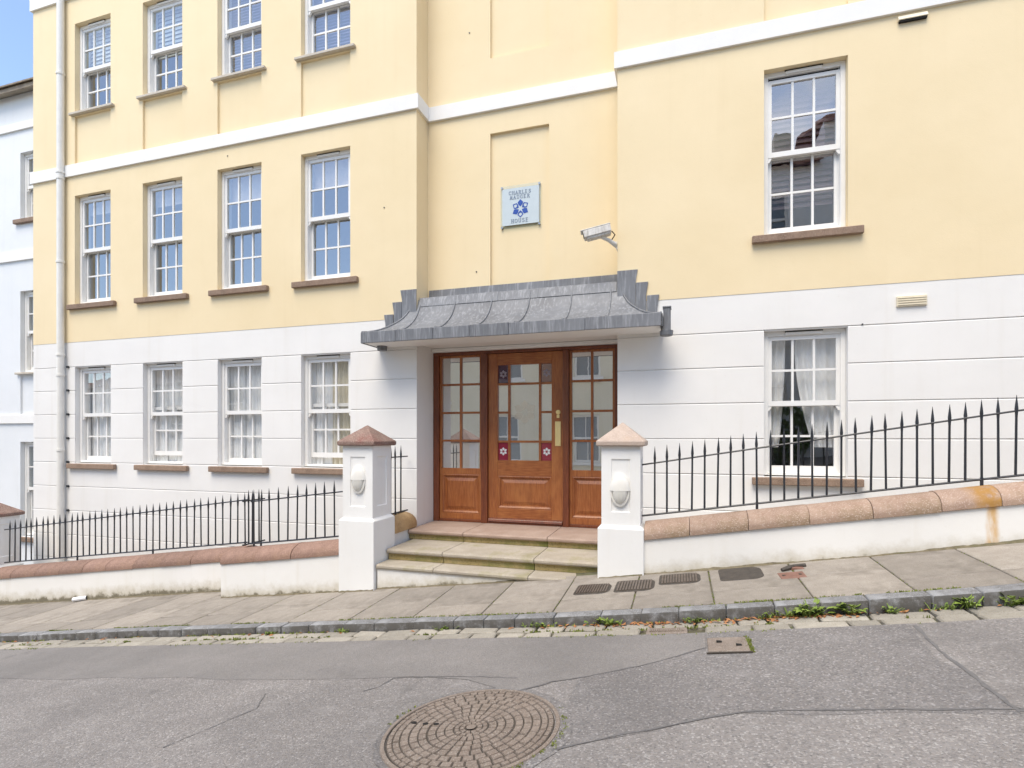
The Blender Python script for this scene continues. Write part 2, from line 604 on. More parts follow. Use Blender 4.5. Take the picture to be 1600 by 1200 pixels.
# ------------------------------------------------------------------ terrain, road
gx = [-400, -200, -100] + XS + [100, 200, 400]
struct(obj('ground', sheet(gx, [-400, -60, -12, 0, 3.9, 6, 30, 400], lambda x, y: gz(max(-60, min(60, x))) - 1.35), M['earth'], at=(0, 0, -2)))
road_o = struct(obj('road', sheet(XS, [-2.4, -1, 0, 1, 2, 2.8, 3.56], road), M['road'], at=(0, 0, -1.2)))
jx = [-60, -30, -20, -16] + [-12 + .35 * i for i in range(33)] + [-.75]


def edge_sheet(xs, y0f, y1f, lift):
    mb = MB()
    for x in xs:
        a, b = y0f(x), y1f(x)
        mb.v += [(x, a, road(x, a) + lift), (x, (a + b) / 2, road(x, (a + b) / 2) + lift), (x, b, road(x, b) + lift)]
    for i in range(len(xs) - 1):
        k = 3 * i
        mb.f += [(k, k + 3, k + 4, k + 1), (k + 1, k + 4, k + 5, k + 2)]
    return mb


SB = [(-.83, 2.70), (-.661, 2.832), (-.468, 2.911), (-.209, 3.042), (-.009, 3.19), (.14, 3.30)]


def seam_b(x):
    for (a, ya), (b, yb) in zip(SB, SB[1:]):
        if x <= b:
            return ya + (yb - ya) * (x - a) / (b - a)
    return 3.556


def strip_lo(x):
    return 2.87 + .02 * math.sin(x * 3.1) + .016 * math.sin(x * 7.7 + 1) if x < -.83 else seam_b(x)


def patch_lo(x):
    if x < .15:
        return 2.17 + (x + .52) / .67 * .31 + .012 * math.sin(9 * x)
    return 2.50 + .012 * math.sin(9 * x)


jx = [-60, -30, -20, -16] + [-12 + .35 * i for i in range(32)] + [-.83, -.661, -.468, -.209, -.009, .13]
obj('resurfaced_strip', edge_sheet(jx, strip_lo, lambda x: 3.556, .0015), M['road_fine'], road_o)
px_ = [-.52, -.468, -.4, -.3, -.209, -.1, -.009, .07, .139, .1405] + [.2 + .1 * i for i in range(11)] + [1.215]
obj('asphalt_patch', edge_sheet(px_, patch_lo, lambda x: seam_b(x) if x < .14 else 3.553, .0012), M['road_dark'], road_o)
collar = MB()
for k in range(48):
    a_ = 2 * math.pi * k / 48
    for r_ in (.395, .425 + .03 * max(0, math.cos(a_ - .1)) + random.uniform(0, .022)):
        q_ = (-.912 + r_ * math.cos(a_), 2.318 + r_ * math.sin(a_))
        collar.v.append((*q_, road(*q_) + .0026))
for k in range(48):
    collar.f.append((2 * k, 2 * k + 1, 2 * ((k + 1) % 48) + 1, 2 * ((k + 1) % 48)))
obj('tar_collar', collar, M['road_dark'], road_o)


def ribbon(pts, w, lift=.0032):
    """tar seal poured along a crack; uneven width"""
    P = []
    for (a, b), (c, d) in zip(pts, pts[1:]):
        n = max(2, int(math.hypot(c - a, d - b) / .05))
        P += [(a + (c - a) * i / n, b + (d - b) * i / n) for i in range(n)]
    P.append(pts[-1])
    mb = MB()
    for i, (x, y) in enumerate(P):
        a, b = P[max(0, i - 1)], P[min(len(P) - 1, i + 1)]
        tx, ty = b[0] - a[0], b[1] - a[1]
        l = math.hypot(tx, ty) or 1
        nx, ny = -ty / l, tx / l
        jx_, jy_ = random.uniform(-.006, .006), random.uniform(-.006, .006)
        k = w * random.uniform(.4, 1.3) / 2
        for s in (-1, 1):
            X, Y = x + jx_ + nx * k * s, y + jy_ + ny * k * s
            mb.v.append((X, Y, road(X, Y) + lift))
    for i in range(len(P) - 1):
        mb.f.append((2 * i, 2 * i + 2, 2 * i + 3, 2 * i + 1))
    return mb


for pts, w in [([(-1.72, 2.70), (-1.65, 2.752), (-1.63, 2.88), (-1.246, 2.905), (-.862, 2.886)], .007),
               ([(-.83, 2.70), (-.661, 2.832), (-.468, 2.911), (-.209, 3.042), (-.009, 3.19), (.14, 3.30)], .013),
               ([(-.50, 2.17), (-.212, 2.318), (-.007, 2.407), (.15, 2.484), (.306, 2.527), (.668, 2.535), (1.222, 2.535), (2.6, 2.55)], .015),
               ([(1.24, 3.52), (1.203, 3.056), (1.215, 2.797), (1.215, 2.584), (1.226, 2.504)], .022),
               ([(-2.43, 2.05), (-2.33, 2.27), (-2.253, 2.47), (-2.36, 2.66)], .007)]:
    obj('tar_seam', ribbon(pts, w), M['tar'], road_o)

# ------------------------------------------------------------------ gutter, kerb, pavement
gutter = struct(obj('gutter', sheet(XS, [3.545, 3.67, 3.81], lambda x, y: gut(x, y) - .02), M['bed'], at=(0, 3.67, -1.3)))
kerb = struct(obj('kerb', sheet(XS, [3.81, 3.93], lambda x, y: gz(x) - .05), M['bed'], at=(0, 3.87, -1.3)))
walk = struct(obj('pavement', sheet(XS, [3.90, 4.4, 4.8, 5.2], lambda x, y: pave(x, y) - .011), M['bed'], at=(0, 4.3, -1.3)))


def block(x0, x1, y0, y1, fz, depth, tilt=.004, jit=.004):
    r = lambda a: random.uniform(-a, a)
    t = [(x0 + r(jit), y0 + r(jit)), (x1 + r(jit), y0 + r(jit)), (x1 + r(jit), y1 + r(jit)), (x0 + r(jit), y1 + r(jit))]
    dz = [r(tilt) for _ in t]
    top = [(x, y, fz(x, y) + d) for (x, y), d in zip(t, dz)]
    bot = [(x, y, fz(x, y) - depth) for x, y in t]
    return MB().hexa(bot + top)


x = -13.0
while x < 5.2:
    l = random.uniform(.24, .35)
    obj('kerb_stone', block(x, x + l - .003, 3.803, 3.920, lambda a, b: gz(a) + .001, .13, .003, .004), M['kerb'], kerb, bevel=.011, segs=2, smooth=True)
    x += l
for row in range(2):
    x = -12.0 + row * .13
    while x < 5.0:
        l = random.uniform(.17, .33)
        y0, y1 = (3.552, 3.668) if row == 0 else (3.678, 3.793)
        if not (row == 0 and -.36 < x + l / 2 < .16):
            obj('sett', block(x, x + l - .014, y0, y1, lambda a, b: gut(a, b) + .004, .06, .006, .007), M['sett'], gutter, bevel=.008, segs=1)
        x += l
joints = [-3.24, -2.64, -2.05, -1.47, -.90, -.33, .222, .82, 1.387, 1.933]
while joints[0] > -12.5:
    joints.insert(0, joints[0] - random.uniform(.56, .63))
while joints[-1] < 5:
    joints.append(joints[-1] + random.uniform(.54, .62))
for a, b in zip(joints, joints[1:]):
    backs = 5.2 if b < -4.7 else 4.9
    mid = random.choice([4.19, 4.21, 4.42, 4.45, 4.2])
    if -.4 < a < .3:
        mid = 4.21
    if 1.3 < a < 1.5:
        mid = 4.18
    g = .0045
    obj('paving_slab', block(a + g, b - g, 3.926, mid - g, pave, .06, .0025, .002), M['slab'], walk, bevel=.005)
    obj('paving_slab', block(a + g, b - g, mid + g, backs, pave, .06, .0025, .002), M['slab'], walk, bevel=.005)
# courtyard behind the garden walls
struct(obj('courtyard', MB().box(-14, -3.0, 5.1, 5.78, -2.9, -2.75).box(-.6, 12, 5.0, 5.78, -1.25, -1.1), M['area']))
# far pavement
struct(obj('far_pavement', sheet(XS, [-5.2, -3.4, -2.4], lambda x, y: road(x, -2.4) + .10), M['slab'], at=(0, -3.5, -1)))

# ------------------------------------------------------------------ the yellow house
YF, YR, YD = 5.80, 6.10, 6.29
XL, XA, XB, XE = -9.47, -2.97, -.63, 9.0
ZT = 8.2
CX = [-8.223, -6.888, -5.562, -4.231]
CXR = 1.142
HW = .36
HEAD1, SILL1, HEAD0, SILL0, HEAD2, SILL2 = 3.58, 1.965, 1.035, -.385, 6.13, 4.80

house = thing('apartment_house', 'cream yellow rendered house with white rusticated ground floor, sash windows and lead canopy', 'house', (-1.8, 5.8, -1.05))


def facade(mb, x0, x1, z0, z1, Y, ops):
    """wall face at Y (towards -Y) with openings (xa, xb, za, zb, depth, closed)"""
    xs = sorted({x0, x1, *[min(max(v, x0), x1) for o in ops for v in o[:2]]})
    zs = sorted({z0, z1, *[min(max(v, z0), z1) for o in ops for v in o[2:4]]})
    for xa, xb in zip(xs, xs[1:]):
        for za, zb in zip(zs, zs[1:]):
            cx, cz = (xa + xb) / 2, (za + zb) / 2
            if any(o[0] < cx < o[1] and o[2] < cz < o[3] for o in ops):
                continue
            mb.quad((xa, Y, za), (xb, Y, za), (xb, Y, zb), (xa, Y, zb))
    for xa, xb, za, zb, d, closed in ops:
        if zb <= z0 or za >= z1:
            continue
        a, b, lo, hi = xa, xb, max(za, z0), min(zb, z1)
        mb.quad((a, Y, lo), (a, Y, hi), (a, Y + d, hi), (a, Y + d, lo))
        mb.quad((b, Y, lo), (b, Y + d, lo), (b, Y + d, hi), (b, Y, hi))
        if zb <= z1:
            mb.quad((a, Y, hi), (b, Y, hi), (b, Y + d, hi), (a, Y + d, hi))
        if za >= z0:
            mb.quad((a, Y, lo), (a, Y + d, lo), (b, Y + d, lo), (b, Y, lo))
        if closed:
            mb.quad((a, Y + d, lo), (b, Y + d, lo), (b, Y + d, hi), (a, Y + d, hi))
    return mb


def ops_for(xs, hw=HW):
    up = []
    for c in xs:
        up += [(c - hw, c + hw, SILL1, HEAD1, .22, False), (c - hw, c + hw, SILL2, HEAD2, .22, False),
               (c - hw, c + hw, 4.055, SILL2 - .05, .03, True)]
    return up


up_l = facade(MB(), XL, XA, 1.41, ZT, YF - .003, ops_for(CX))
up_l.quad((XL, YF - .003, 1.41), (XL, YF - .003, ZT), (XL, 14, ZT), (XL, 14, 1.41))
up_l.quad((XA, YF - .003, 1.41), (XA, YR, 1.41), (XA, YR, ZT), (XA, YF - .003, ZT))
obj('wall', up_l, M['yellow'], house, fix=False)
up_r = facade(MB(), XB, XE, 1.41, ZT, YF - .003, ops_for([CXR, 4.6]))
up_r.quad((XB, YR, 1.41), (XB, YF - .003, 1.41), (XB, YF - .003, ZT), (XB, YR, ZT))
obj('wall', up_r, M['yellow'], house, fix=False)
rec = facade(MB(), XA, XB, 1.12, ZT, YR, [(-2.156, -1.439, 1.5, 3.605, .035, True), (-2.156, -1.439, 4.50, 6.6, .035, True)])
obj('wall', rec, M['yellow'], house, fix=False)
# rusticated ground floor: backing plus proud courses
lines = [1.41, 1.045, .695, .34, -.015, -.37, -.73, -1.09, -1.45, -1.81, -2.17, -2.9]
for xs, xa, xb in ((CX, XL, XA), ([CXR, 4.6], XB, XE)):
    wins = [(c - HW, c + HW, SILL0, HEAD0, .2, False) for c in xs]
    bk = facade(MB(), xa, xb, -2.9, 1.41, YF + .011, wins)
    if xa == XL:
        bk.quad((XL, YF + .011, -2.9), (XL, YF + .011, 1.41), (XL, 14, 1.41), (XL, 14, -2.9))
        bk.quad((XA, YF + .011, -2.9), (XA, 6.4, -2.9), (XA, 6.4, 1.41), (XA, YF + .011, 1.41))
    else:
        bk.quad((XB, 6.4, -2.9), (XB, YF + .011, -2.9), (XB, YF + .011, 1.41), (XB, 6.4, 1.41))
    obj('wall', bk, M['white'], house, fix=False)
    for z1, z0 in zip(lines, lines[1:]):
        if xa == XB and z0 < -1.5:
            continue
        t = .0 if z1 == 1.41 else .013
        full = [w for w in wins if w[2] < z0 + .004 and w[3] > z1 - t]
        part = [(a, b, c, d, .011, False) for a, b, c, d, _, _ in wins if (a, b, c, d, .2, False) not in full]
        spans, x = [], xa
        for w in full:
            spans.append((x, w[0])); x = w[1]
        spans.append((x, xb))
        for e0, e1 in spans:                       # one piece of render between two windows
            mb = MB()
            facade(mb, e0, e1, z0 + .004, z1 - t, YF, [w for w in part if e0 < w[0] < e1])
            cuts = [(w[0], w[1]) for w in part if e0 < w[0] < e1]
            for zc_, z_in in ((z1 - t, z1 - .002), (z0 + .004, z0 + .004)):
                x, segs_ = e0, []
                for w in part:
                    if e0 < w[0] < e1 and w[2] < zc_ < w[3]:
                        segs_.append((x, w[0])); x = w[1]
                segs_.append((x, e1))
                for a, b in segs_:
                    mb.quad((a, YF, zc_), (b, YF, zc_), (b, YF + .011, z_in), (a, YF + .011, z_in))
            for e in (e0, e1):
                mb.quad((e, YF, z0 + .004), (e, YF, z1 - t), (e, YF + .011, z1 - t), (e, YF + .011, z0 + .004))
            obj('render_course', mb, M['white'], house, fix=False)


# string courses
def band(poly, z0, z1, p=.032):
    """band following plan polyline, top weathered"""
    mb = MB()
    n = len(poly)
    offs = []
    for i, (x, y) in enumerate(poly):
        nx = ny = 0
        ns = []
        for a, b in ((i - 1, i), (i, i + 1)):
            if a < 0 or b >= n:
                continue
            dx, dy = poly[b][0] - poly[a][0], poly[b][1] - poly[a][1]
            l = math.hypot(dx, dy)
            ns.append((dy / l, -dx / l))
        if len(ns) == 2:
            offs.append((ns[0][0] + ns[1][0], ns[0][1] + ns[1][1]))
        else:
            offs.append(ns[0])
    for (x, y), (ox, oy) in zip(poly, offs):
        mb.v += [(x, y, z0), (x + ox * p, y + oy * p, z0), (x + ox * p, y + oy * p, z1 - .012), (x, y, z1)]
    for i in range(n - 1):
        k = 4 * i
        for j in range(4):
            mb.f.append((k + j, k + (j + 1) % 4, k + 4 + (j + 1) % 4, k + 4 + j))
    mb.f += [(3, 2, 1, 0), tuple(4 * (n - 1) + j for j in range(4))]
    return mb


plan = [(XL, 14), (XL, YF), (XA, YF), (XA, YR), (XB, YR), (XB, YF), (XE, YF)]
obj('string_course', band(plan, 3.868, 4.05), M['bandwhite'], house)
obj('string_course', band(plan, 6.51, 6.72), M['bandwhite'], house)
obj('parapet_roof', MB().box(XL - .1, XE + .1, YF - .12, 14, ZT, ZT + .15), M['white'], house)
obj('rear_wall', MB().box(XL + .01, XE, 7.4, 7.55, -2.9, ZT - .01).box(XE - .02, XE, 5.83, 7.4, -2.9, ZT - .01), M['room'], house)
obj('floor_slab', MB().box(XL + .02, XE - .03, 6.15, 7.4, 1.35, 1.5).box(XL + .02, XE - .03, 6.15, 7.4, 4.1, 4.3).box(XL + .02, XA - .15, 6.05, 7.4, -1.7, -1.55), M['room'], house)
obj('partition', MB().box(XA - .12, XA - .02, 6.42, 7.39, -1.0, ZT - .02).box(XB + .02, XB + .12, 6.42, 7.39, -1.0, ZT - .02), M['room'], house)


# ------------------------------------------------------------------ sash windows
PANE = {}


def bar_frame(mb, x0, x1, y0, y1, z0, z1, l, r, b, t, nx=3, nz=2, bw=.021):
    mb.box(x0, x0 + l, y0, y1, z0, z1)
    mb.box(x1 - r, x1, y0, y1, z0, z1)
    mb.box(x0 + l, x1 - r, y0, y1, z0, z0 + b)
    mb.box(x0 + l, x1 - r, y0, y1, z1 - t, z1)
    gx0, gx1, gz0, gz1 = x0 + l, x1 - r, z0 + b, z1 - t
    ym = y0 + .006
    zc = [gz0 + (gz1 - gz0) * j / nz for j in range(1, nz)]
    for k in range(1, nx):
        c = gx0 + (gx1 - gx0) * k / nx
        mb.box(c - bw / 2, c + bw / 2, ym, y1 - .004, gz0, gz1)
    for c in zc:
        for k in range(nx):
            a = gx0 + (gx1 - gx0) * k / nx + (bw / 2 if k else 0)
            e = gx0 + (gx1 - gx0) * (k + 1) / nx - (bw / 2 if k < nx - 1 else 0)
            mb.box(a, e, ym + .002, y1 - .006, c - bw / 2, c + bw / 2)
    cells = []
    for k in range(nx):
        for j in range(nz):
            cells.append((gx0 + (gx1 - gx0) * k / nx + (bw / 2 if k else 0), gx0 + (gx1 - gx0) * (k + 1) / nx - (bw / 2 if k < nx - 1 else 0),
                          gz0 + (gz1 - gz0) * j / nz + (bw / 2 if j else 0), gz0 + (gz1 - gz0) * (j + 1) / nz - (bw / 2 if j < nz - 1 else 0)))
    return cells


def add_panes(cells, y, parent, m, name='pane', tilt=.0022):
    for a, b, c, d in cells:
        key = (round(b - a, 4), round(d - c, 4), m.name)
        w = ((a + b) / 2, y, (c + d) / 2)
        if key not in PANE:
            hx, hz = (b - a) / 2, (d - c) / 2
            o = obj(name, MB().box(w[0] - hx, w[0] + hx, y - .002, y + .002, w[2] - hz, w[2] + hz), m, parent, at=w)
            PANE[key] = o
        else:
            o = inst(name, PANE[key], w, parent)
        o.rotation_euler = (random.uniform(-tilt, tilt), 0, random.uniform(-tilt, tilt))


def sash_window(parent, xc, z0, z1, yw, sill, lift=0.0, hw=HW, gap=0.0, gm='glass'):
    """box sash window; yw = wall face, sill in ('brown','pale')"""
    yf = yw + .066
    zs = z0 + .012
    mb = MB()
    mb.box(xc - hw, xc - hw + .045, yf, yf + .125, zs, z1)
    mb.box(xc + hw - .045, xc + hw, yf, yf + .125, zs, z1)
    mb.box(xc - hw + .045, xc + hw - .045, yf, yf + .125, z1 - .048, z1)
    mb.box(xc - hw + .045, xc + hw - .045, yf - .012, yf + .125, zs, zs + .028)
    # inner parting beads
    mb.box(xc - hw + .045, xc - hw + .055, yf + .052, yf + .06, zs + .028, z1 - .048)
    mb.box(xc + hw - .055, xc + hw - .045, yf + .052, yf + .06, zs + .028, z1 - .048)
    win = obj('window', mb, M['frame'], parent, bevel=.004)
    zm = (z0 + z1) / 2 + .012
    s = MB()
    xa, xb = xc - hw + .046, xc + hw - .046
    cells_u = bar_frame(s, xa, xb, yf + .012, yf + .050, zm - .032, z1 - .05 - gap, .034, .034, .05, .036)
    for e, q in ((xa, 1), (xb, -1)):          # horns
        s.prism([(0, 0), (q * .034, 0), (q * .030, -.02), (q * .012, -.045), (0, -.05)], lambda u, v, t, e=e: (e + u, t, zm - .032 + v), yf + .016, yf + .046)
    su = obj('upper_sash', s, M['frame'], win)
    s = MB()
    zb = zs + .029 + lift
    cells_l = bar_frame(s, xa + .004, xb - .004, yf + .062, yf + .100, zb, zm + .008 + lift, .034, .034, .062, .042)
    sl = obj('lower_sash', s, M['frame'], win)
    add_panes(cells_u, yf + .032, win, M[gm])
    add_panes(cells_l, yf + .082, win, M[gm])
    # trickle vent on the frame head
    obj('trickle_vent', MB().box(xc - .16, xc + .16, yf - .016, yf - .001, z1 - .04, z1 - .014), M['frame'], win, bevel=.003)
    obj('vent_slot', MB().box(xc - .165, xc + .165, yf - .013, yf - .001, z1 - .0135, z1 - .004), M['dark'], win)
    if gap:
        obj('sash_gap', MB().box(xa + .01, xb - .01, yf + .03, yf + .05, z1 - .049 - gap, z1 - .049), M['dark'], win)
    if sill == 'brown':
        obj('sill', MB().box(xc - .47, xc + .48, yw - .055, yw - .004, z0 - .078, z0 - .006).box(xc - hw + .003, xc + hw - .003, yw - .0038, yf + .1, z0 - .078, z0 - .002), M['sill'], win, bevel=.006)
    else:
        obj('sill', MB().box(xc - .43, xc + .44, yw - .05, yw - .004, z0 - .036, z0 - .002).box(xc - hw + .003, xc + hw - .003, yw - .0038, yf + .1, z0 - .034, z0 - .0005), M['sillpale'], win, bevel=.004)
    return win


for i, c in enumerate(CX):
    sash_window(house, c, SILL0, HEAD0, YF, 'brown', lift=.085 if i in (1, 3) else 0, gm='glasslow')
    sash_window(house, c, SILL1, HEAD1, YF, 'brown')
    sash_window(house, c, SILL2, HEAD2, YF, 'pale')
for c in (CXR, 4.6):
    sash_window(house, c, SILL0, HEAD0, YF, 'brown', gm='glasslow')
    sash_window(house, c, SILL1, HEAD1, YF, 'brown', gap=.022 if c == CXR else 0)
    sash_window(house, c, SILL2, HEAD2, YF, 'pale')

# ------------------------------------------------------------------ curtains and blinds (each hangs behind its window)
def curtain(x0, x1, z0, z1, y, amp, waves, m, label, group, top=None, cat='curtain'):
    n = max(12, int(waves * 8))

    def fn(u, v):
        a, b = x0, x1
        if top:                                # tied back: narrows towards the tie
            k = math.sin(min(v, 1) * math.pi / 2) ** .8
            a = x0 + (top[0] - x0) * k
            b = x1 + (top[1] - x1) * k
        px = a + (b - a) * u
        return (px, y + amp * math.sin(u * waves * 2 * math.pi + .6 * math.sin(v * 3)) + .3 * amp * math.sin(u * waves * 5.1), z0 + (z1 - z0) * v)
    o = obj('curtain', MB().grid(n, 8, fn), m, smooth=True, fix=False)
    return tag(o, label, cat, group)


G1 = 'curtains behind the ground floor windows'
nth = ['leftmost', 'second', 'third', 'fourth']
for i_, c_ in enumerate(CX):
    curtain(c_ - .31, c_ + .31, -.36, .985, 6.004, .006, 9, M['net'], 'sheer white net across the %s ground floor window from the drainpipe' % nth[i_], 'sheer nets in the ground floor windows')
curtain(CX[0] - .05, CX[0] + .34, -.36, .985, 5.985, .014, 6, M['net'], 'white net curtain behind the ground floor window nearest the drainpipe', G1)
curtain(CX[1] - .34, CX[1] - .12, -.36, .985, 5.985, .016, 4, M['net'], 'white curtain at left of the second ground floor window from the drainpipe', G1)
curtain(CX[1] + .05, CX[1] + .34, -.36, .985, 5.985, .016, 5, M['net'], 'white curtain at right of the second ground floor window from the drainpipe', G1)
curtain(CX[2] - .34, CX[2] - .08, -.36, .985, 5.985, .016, 5, M['net'], 'pale curtain at left of the third ground floor window from the drainpipe', G1)
curtain(CX[2] + .03, CX[2] + .34, -.36, .985, 5.985, .016, 6, M['net'], 'pale curtain at right of the third ground floor window from the drainpipe', G1)
curtain(CX[3] - .03, CX[3] + .36, -.36, .985, 5.985, .018, 6, M['creamcloth'], 'cream pleated curtain in the ground floor window beside the left gate pier', G1)
curtain(CX[3] - .36, CX[3] - .17, -.36, .985, 5.985, .014, 3, M['net'], 'white net curtain left of the cream curtain beside the left gate pier', G1)
curtain(CXR - .34, CXR - .20, -.1, .985, 5.99, .016, 3, M['net'], 'white tied back curtain at left of the window behind the right railing', G1, top=(CXR - .34, CXR - .14))
curtain(CXR + .12, CXR + .34, -.1, .985, 5.99, .016, 4, M['net'], 'white tied back curtain at right of the window behind the right railing', G1, top=(CXR - .06, CXR + .34))
G2 = 'roller blinds in the first floor windows'
for i, (d, f) in enumerate(((.20, .16), (.24, .2), (.34, .3), (.36, .34))):
    c = CX[i]
    z1 = HEAD1 - .03
    mb = MB()
    for k in range(5):
        za, zb = z1 - d * (k + 1) / 5, z1 - d * k / 5
        mb.hexa([(c - .31, 5.990 + .006 * (k % 2), za), (c + .31, 5.990 + .006 * (k % 2), za), (c + .31, 5.996 + .006 * (k % 2), za), (c - .31, 5.996 + .006 * (k % 2), za),
                 (c - .31, 5.990, zb), (c + .31, 5.990, zb), (c + .31, 5.996, zb), (c - .31, 5.996, zb)])
    tag(obj('fabric_blind', mb, M['blindcloth']), 'pinkish folded blind at the top of the %s first floor window from the drainpipe' % nth[i], 'blind', G2)


def venetian(c, z0, z1, m, label, group, pitch=.05, y=5.995):
    mb = MB()
    z = z1
    while z > z0:
        mb.hexa([(c - .308, y - .004, z - pitch * .95), (c + .308, y - .004, z - pitch * .95), (c + .308, y, z - pitch * .95), (c - .308, y, z - pitch * .95),
                 (c - .308, y + .016, z), (c + .308, y + .016, z), (c + .308, y + .02, z), (c - .308, y + .02, z)])
        z -= pitch
    return tag(obj('venetian_blind', mb, m), label, 'blind', group)


G3 = 'slatted blinds behind upper windows'
venetian(CXR, SILL1 + .32, HEAD1 - .03, M['slatred'], 'plum slatted blind in the first floor window above the right railing', G3, .058)
venetian(CX[2], SILL2 + .02, HEAD2 - .03, M['slat'], 'grey slatted blind in the top floor window third from the drainpipe', G3, .04)
venetian(CX[3], SILL2 + .02, HEAD2 - .03, M['slat'], 'grey slatted blind in the top floor window farthest from the drainpipe', G3, .04)
venetian(CX[0], SILL2 + .85, HEAD2 - .03, M['net'], 'pale blind half drawn in the top floor window nearest the drainpipe', G3, .06)
venetian(CX[1], SILL2 + .70, HEAD2 - .03, M['net'], 'pale blind half drawn in the top floor window second from the drainpipe', G3, .06)

# ------------------------------------------------------------------ entrance
obj('entrance_lintel', MB().box(XA + .002, XB - .002, 5.86, 6.36, 1.104, 1.30), M['white'], house)
obj('door_head_trim', MB().box(XA + .002, XB - .002, 6.19, 6.30, 1.056, 1.101), M['frame'], house, bevel=.006)
fr = MB()
fr.box(XA + .002, XA + .078, 6.245, 6.35, -1.05, 1.054)
fr.box(XB - .078, XB - .002, 6.245, 6.35, -1.05, 1.054)
fr.box(XA + .078, XB - .078, 6.245, 6.35, 1.018, 1.054)
fr.box(-2.327, -2.243, 6.235, 6.35, -1.05, 1.018)
fr.box(-1.308, -1.238, 6.235, 6.35, -1.05, 1.018)
obj('door_frame', fr, M['wooddark'], house, bevel=.006, segs=2)
obj('door_threshold', MB().box(XA + .078, -2.327, 6.262, 6.36, -1.05, -1.018).box(-2.243, -1.308, 6.25, 6.36, -1.05, -1.028).box(-1.238, XB - .078, 6.262, 6.36, -1.05, -1.018), M['wooddark'], house, bevel=.004)


def raised_panel(x0, x1, z0, z1, y, parent, m):
    """moulded surround and fielded panel set in a door: sunk edge, raised middle"""
    d = MB()
    rings = [(0, y - .006), (.012, y - .010), (.03, y + .004), (.034, y + .016), (.048, y + .016), (.085, y + .002), (.085, y + .002)]
    for i, (o_, yy) in enumerate(rings):
        d.v += [(x0 + o_, yy, z0 + o_), (x1 - o_, yy, z0 + o_), (x1 - o_, yy, z1 - o_), (x0 + o_, yy, z1 - o_)]
    for i in range(len(rings) - 2):
        for k in range(4):
            a, b = 4 * i + k, 4 * i + (k + 1) % 4
            d.f.append((a, b, b + 4, a + 4))
    n = 4 * (len(rings) - 2)
    d.f.append((n, n + 1, n + 2, n + 3))
    d.v = d.v[:4 * (len(rings) - 1)]
    return obj('panel', d, m, parent, fix=False)


def leaf_solid(rects, y0, y1):
    mb = MB()
    for r in rects:
        mb.box(r[0], r[1], y0, y1, r[2], r[3])
    return mb


def sidelight(x0, x1):
    gx0, gx1 = x0 + .028, x1 - .028
    s = leaf_solid([(x0, gx0, -1.016, 1.016), (gx1, x1, -1.016, 1.016), (gx0, gx1, .989, 1.016), (gx0, gx1, -.46, -.386), (gx0, gx1, -1.016, -.945)], 6.275, 6.325)
    xm = (gx0 + gx1) / 2
    zs = [-.386, -.044, .303, .654, .989]
    for z in zs[1:-1]:
        s.box(gx0, gx1, 6.281, 6.318, z - .013, z + .013)
    s.box(xm - .014, xm + .014, 6.279, 6.320, -.386, .989)
    o = obj('sidelight', s, M['wood'], house, bevel=.003)
    cells = []
    for a, b in ((gx0, xm - .014), (xm + .014, gx1)):
        for k in range(4):
            cells.append((a, b, zs[k] + (.013 if k else 0), zs[k + 1] - (.013 if k < 3 else 0)))
    add_panes(cells, 6.302, o, M['voile'], tilt=.003)
    raised_panel(gx0, gx1, -.945, -.46, 6.285, o, M['wood'])
    return o


sidelight(XA + .079, -2.328)
sidelight(-1.237, XB - .079)
dx0, dx1 = -2.240, -1.311
d = leaf_solid([(dx0, -2.12, -1.025, 1.015), (-1.449, dx1, -1.025, 1.015)], 6.268, 6.318)
door = obj('entrance_door', d, M['wood'], house, bevel=.003)
for za_, zb_ in ((.874, 1.015), (-.468, -.28), (-1.025, -.864)):
    obj('rail', leaf_solid([(-2.12, -1.449, za_, zb_)], 6.269, 6.317), M['woodh'], door, bevel=.003)
gb = MB()
for xx in (-1.977, -1.593):
    gb.box(xx - .014, xx + .014, 6.276, 6.314, -.28, .874)
for zz in (.642, -.054):
    gb.box(-2.12, -1.991, 6.279, 6.312, zz - .013, zz + .013)
    gb.box(-1.963, -1.607, 6.279, 6.312, zz - .013, zz + .013)
    gb.box(-1.579, -1.449, 6.279, 6.312, zz - .013, zz + .013)
for a, b in ((-2.12, -1.991), (-1.579, -1.449)):
    gb.box(a, b, 6.279, 6.312, .285, .311)
obj('glazing_bar', gb, M['woodh'], door, bevel=.003)
L_, C_, R_ = (-2.12, -1.991), (-1.963, -1.607), (-1.579, -1.449)
add_panes([(*C_, .655, .874), (*C_, -.041, .629), (*C_, -.28, -.067), (*L_, .311, .629), (*L_, -.041, .285), (*R_, .311, .629), (*R_, -.041, .285)], 6.298, door, M['voile'], tilt=.003)
add_panes([(*L_, -.28, -.067), (*R_, -.28, -.067)], 6.298, door, M['redglass'], name='coloured_pane')
add_panes([(*L_, .655, .874)], 6.298, door, M['plumglass'], name='coloured_pane')
add_panes([(*R_, .655, .874)], 6.298, door, M['brownglass'], name='coloured_pane')
raised_panel(-2.12, -1.449, -.864, -.468, 6.279, door, M['wood'])
obj('weather_bar', MB().hexa([(-2.235, 6.235, -1.024), (-1.316, 6.235, -1.024), (-1.316, 6.268, -1.024), (-2.235, 6.268, -1.024),
                              (-2.235, 6.245, -.995), (-1.316, 6.245, -.995), (-1.316, 6.268, -.975), (-2.235, 6.268, -.975)]), M['wooddark'], door, bevel=.003)
obj('push_plate', MB().box(-1.406, -1.336, 6.258, 6.268, -.105, .185), M['brass'], door, bevel=.003)
lk = MB()
lk.tube([(-1.368, 6.268, .292), (-1.368, 6.255, .292)], .028, 16)
lk.tube([(-1.368, 6.255, .292), (-1.368, 6.246, .292)], .017, 12)
lk.box(-1.385, -1.351, 6.252, 6.268, .225, .262)
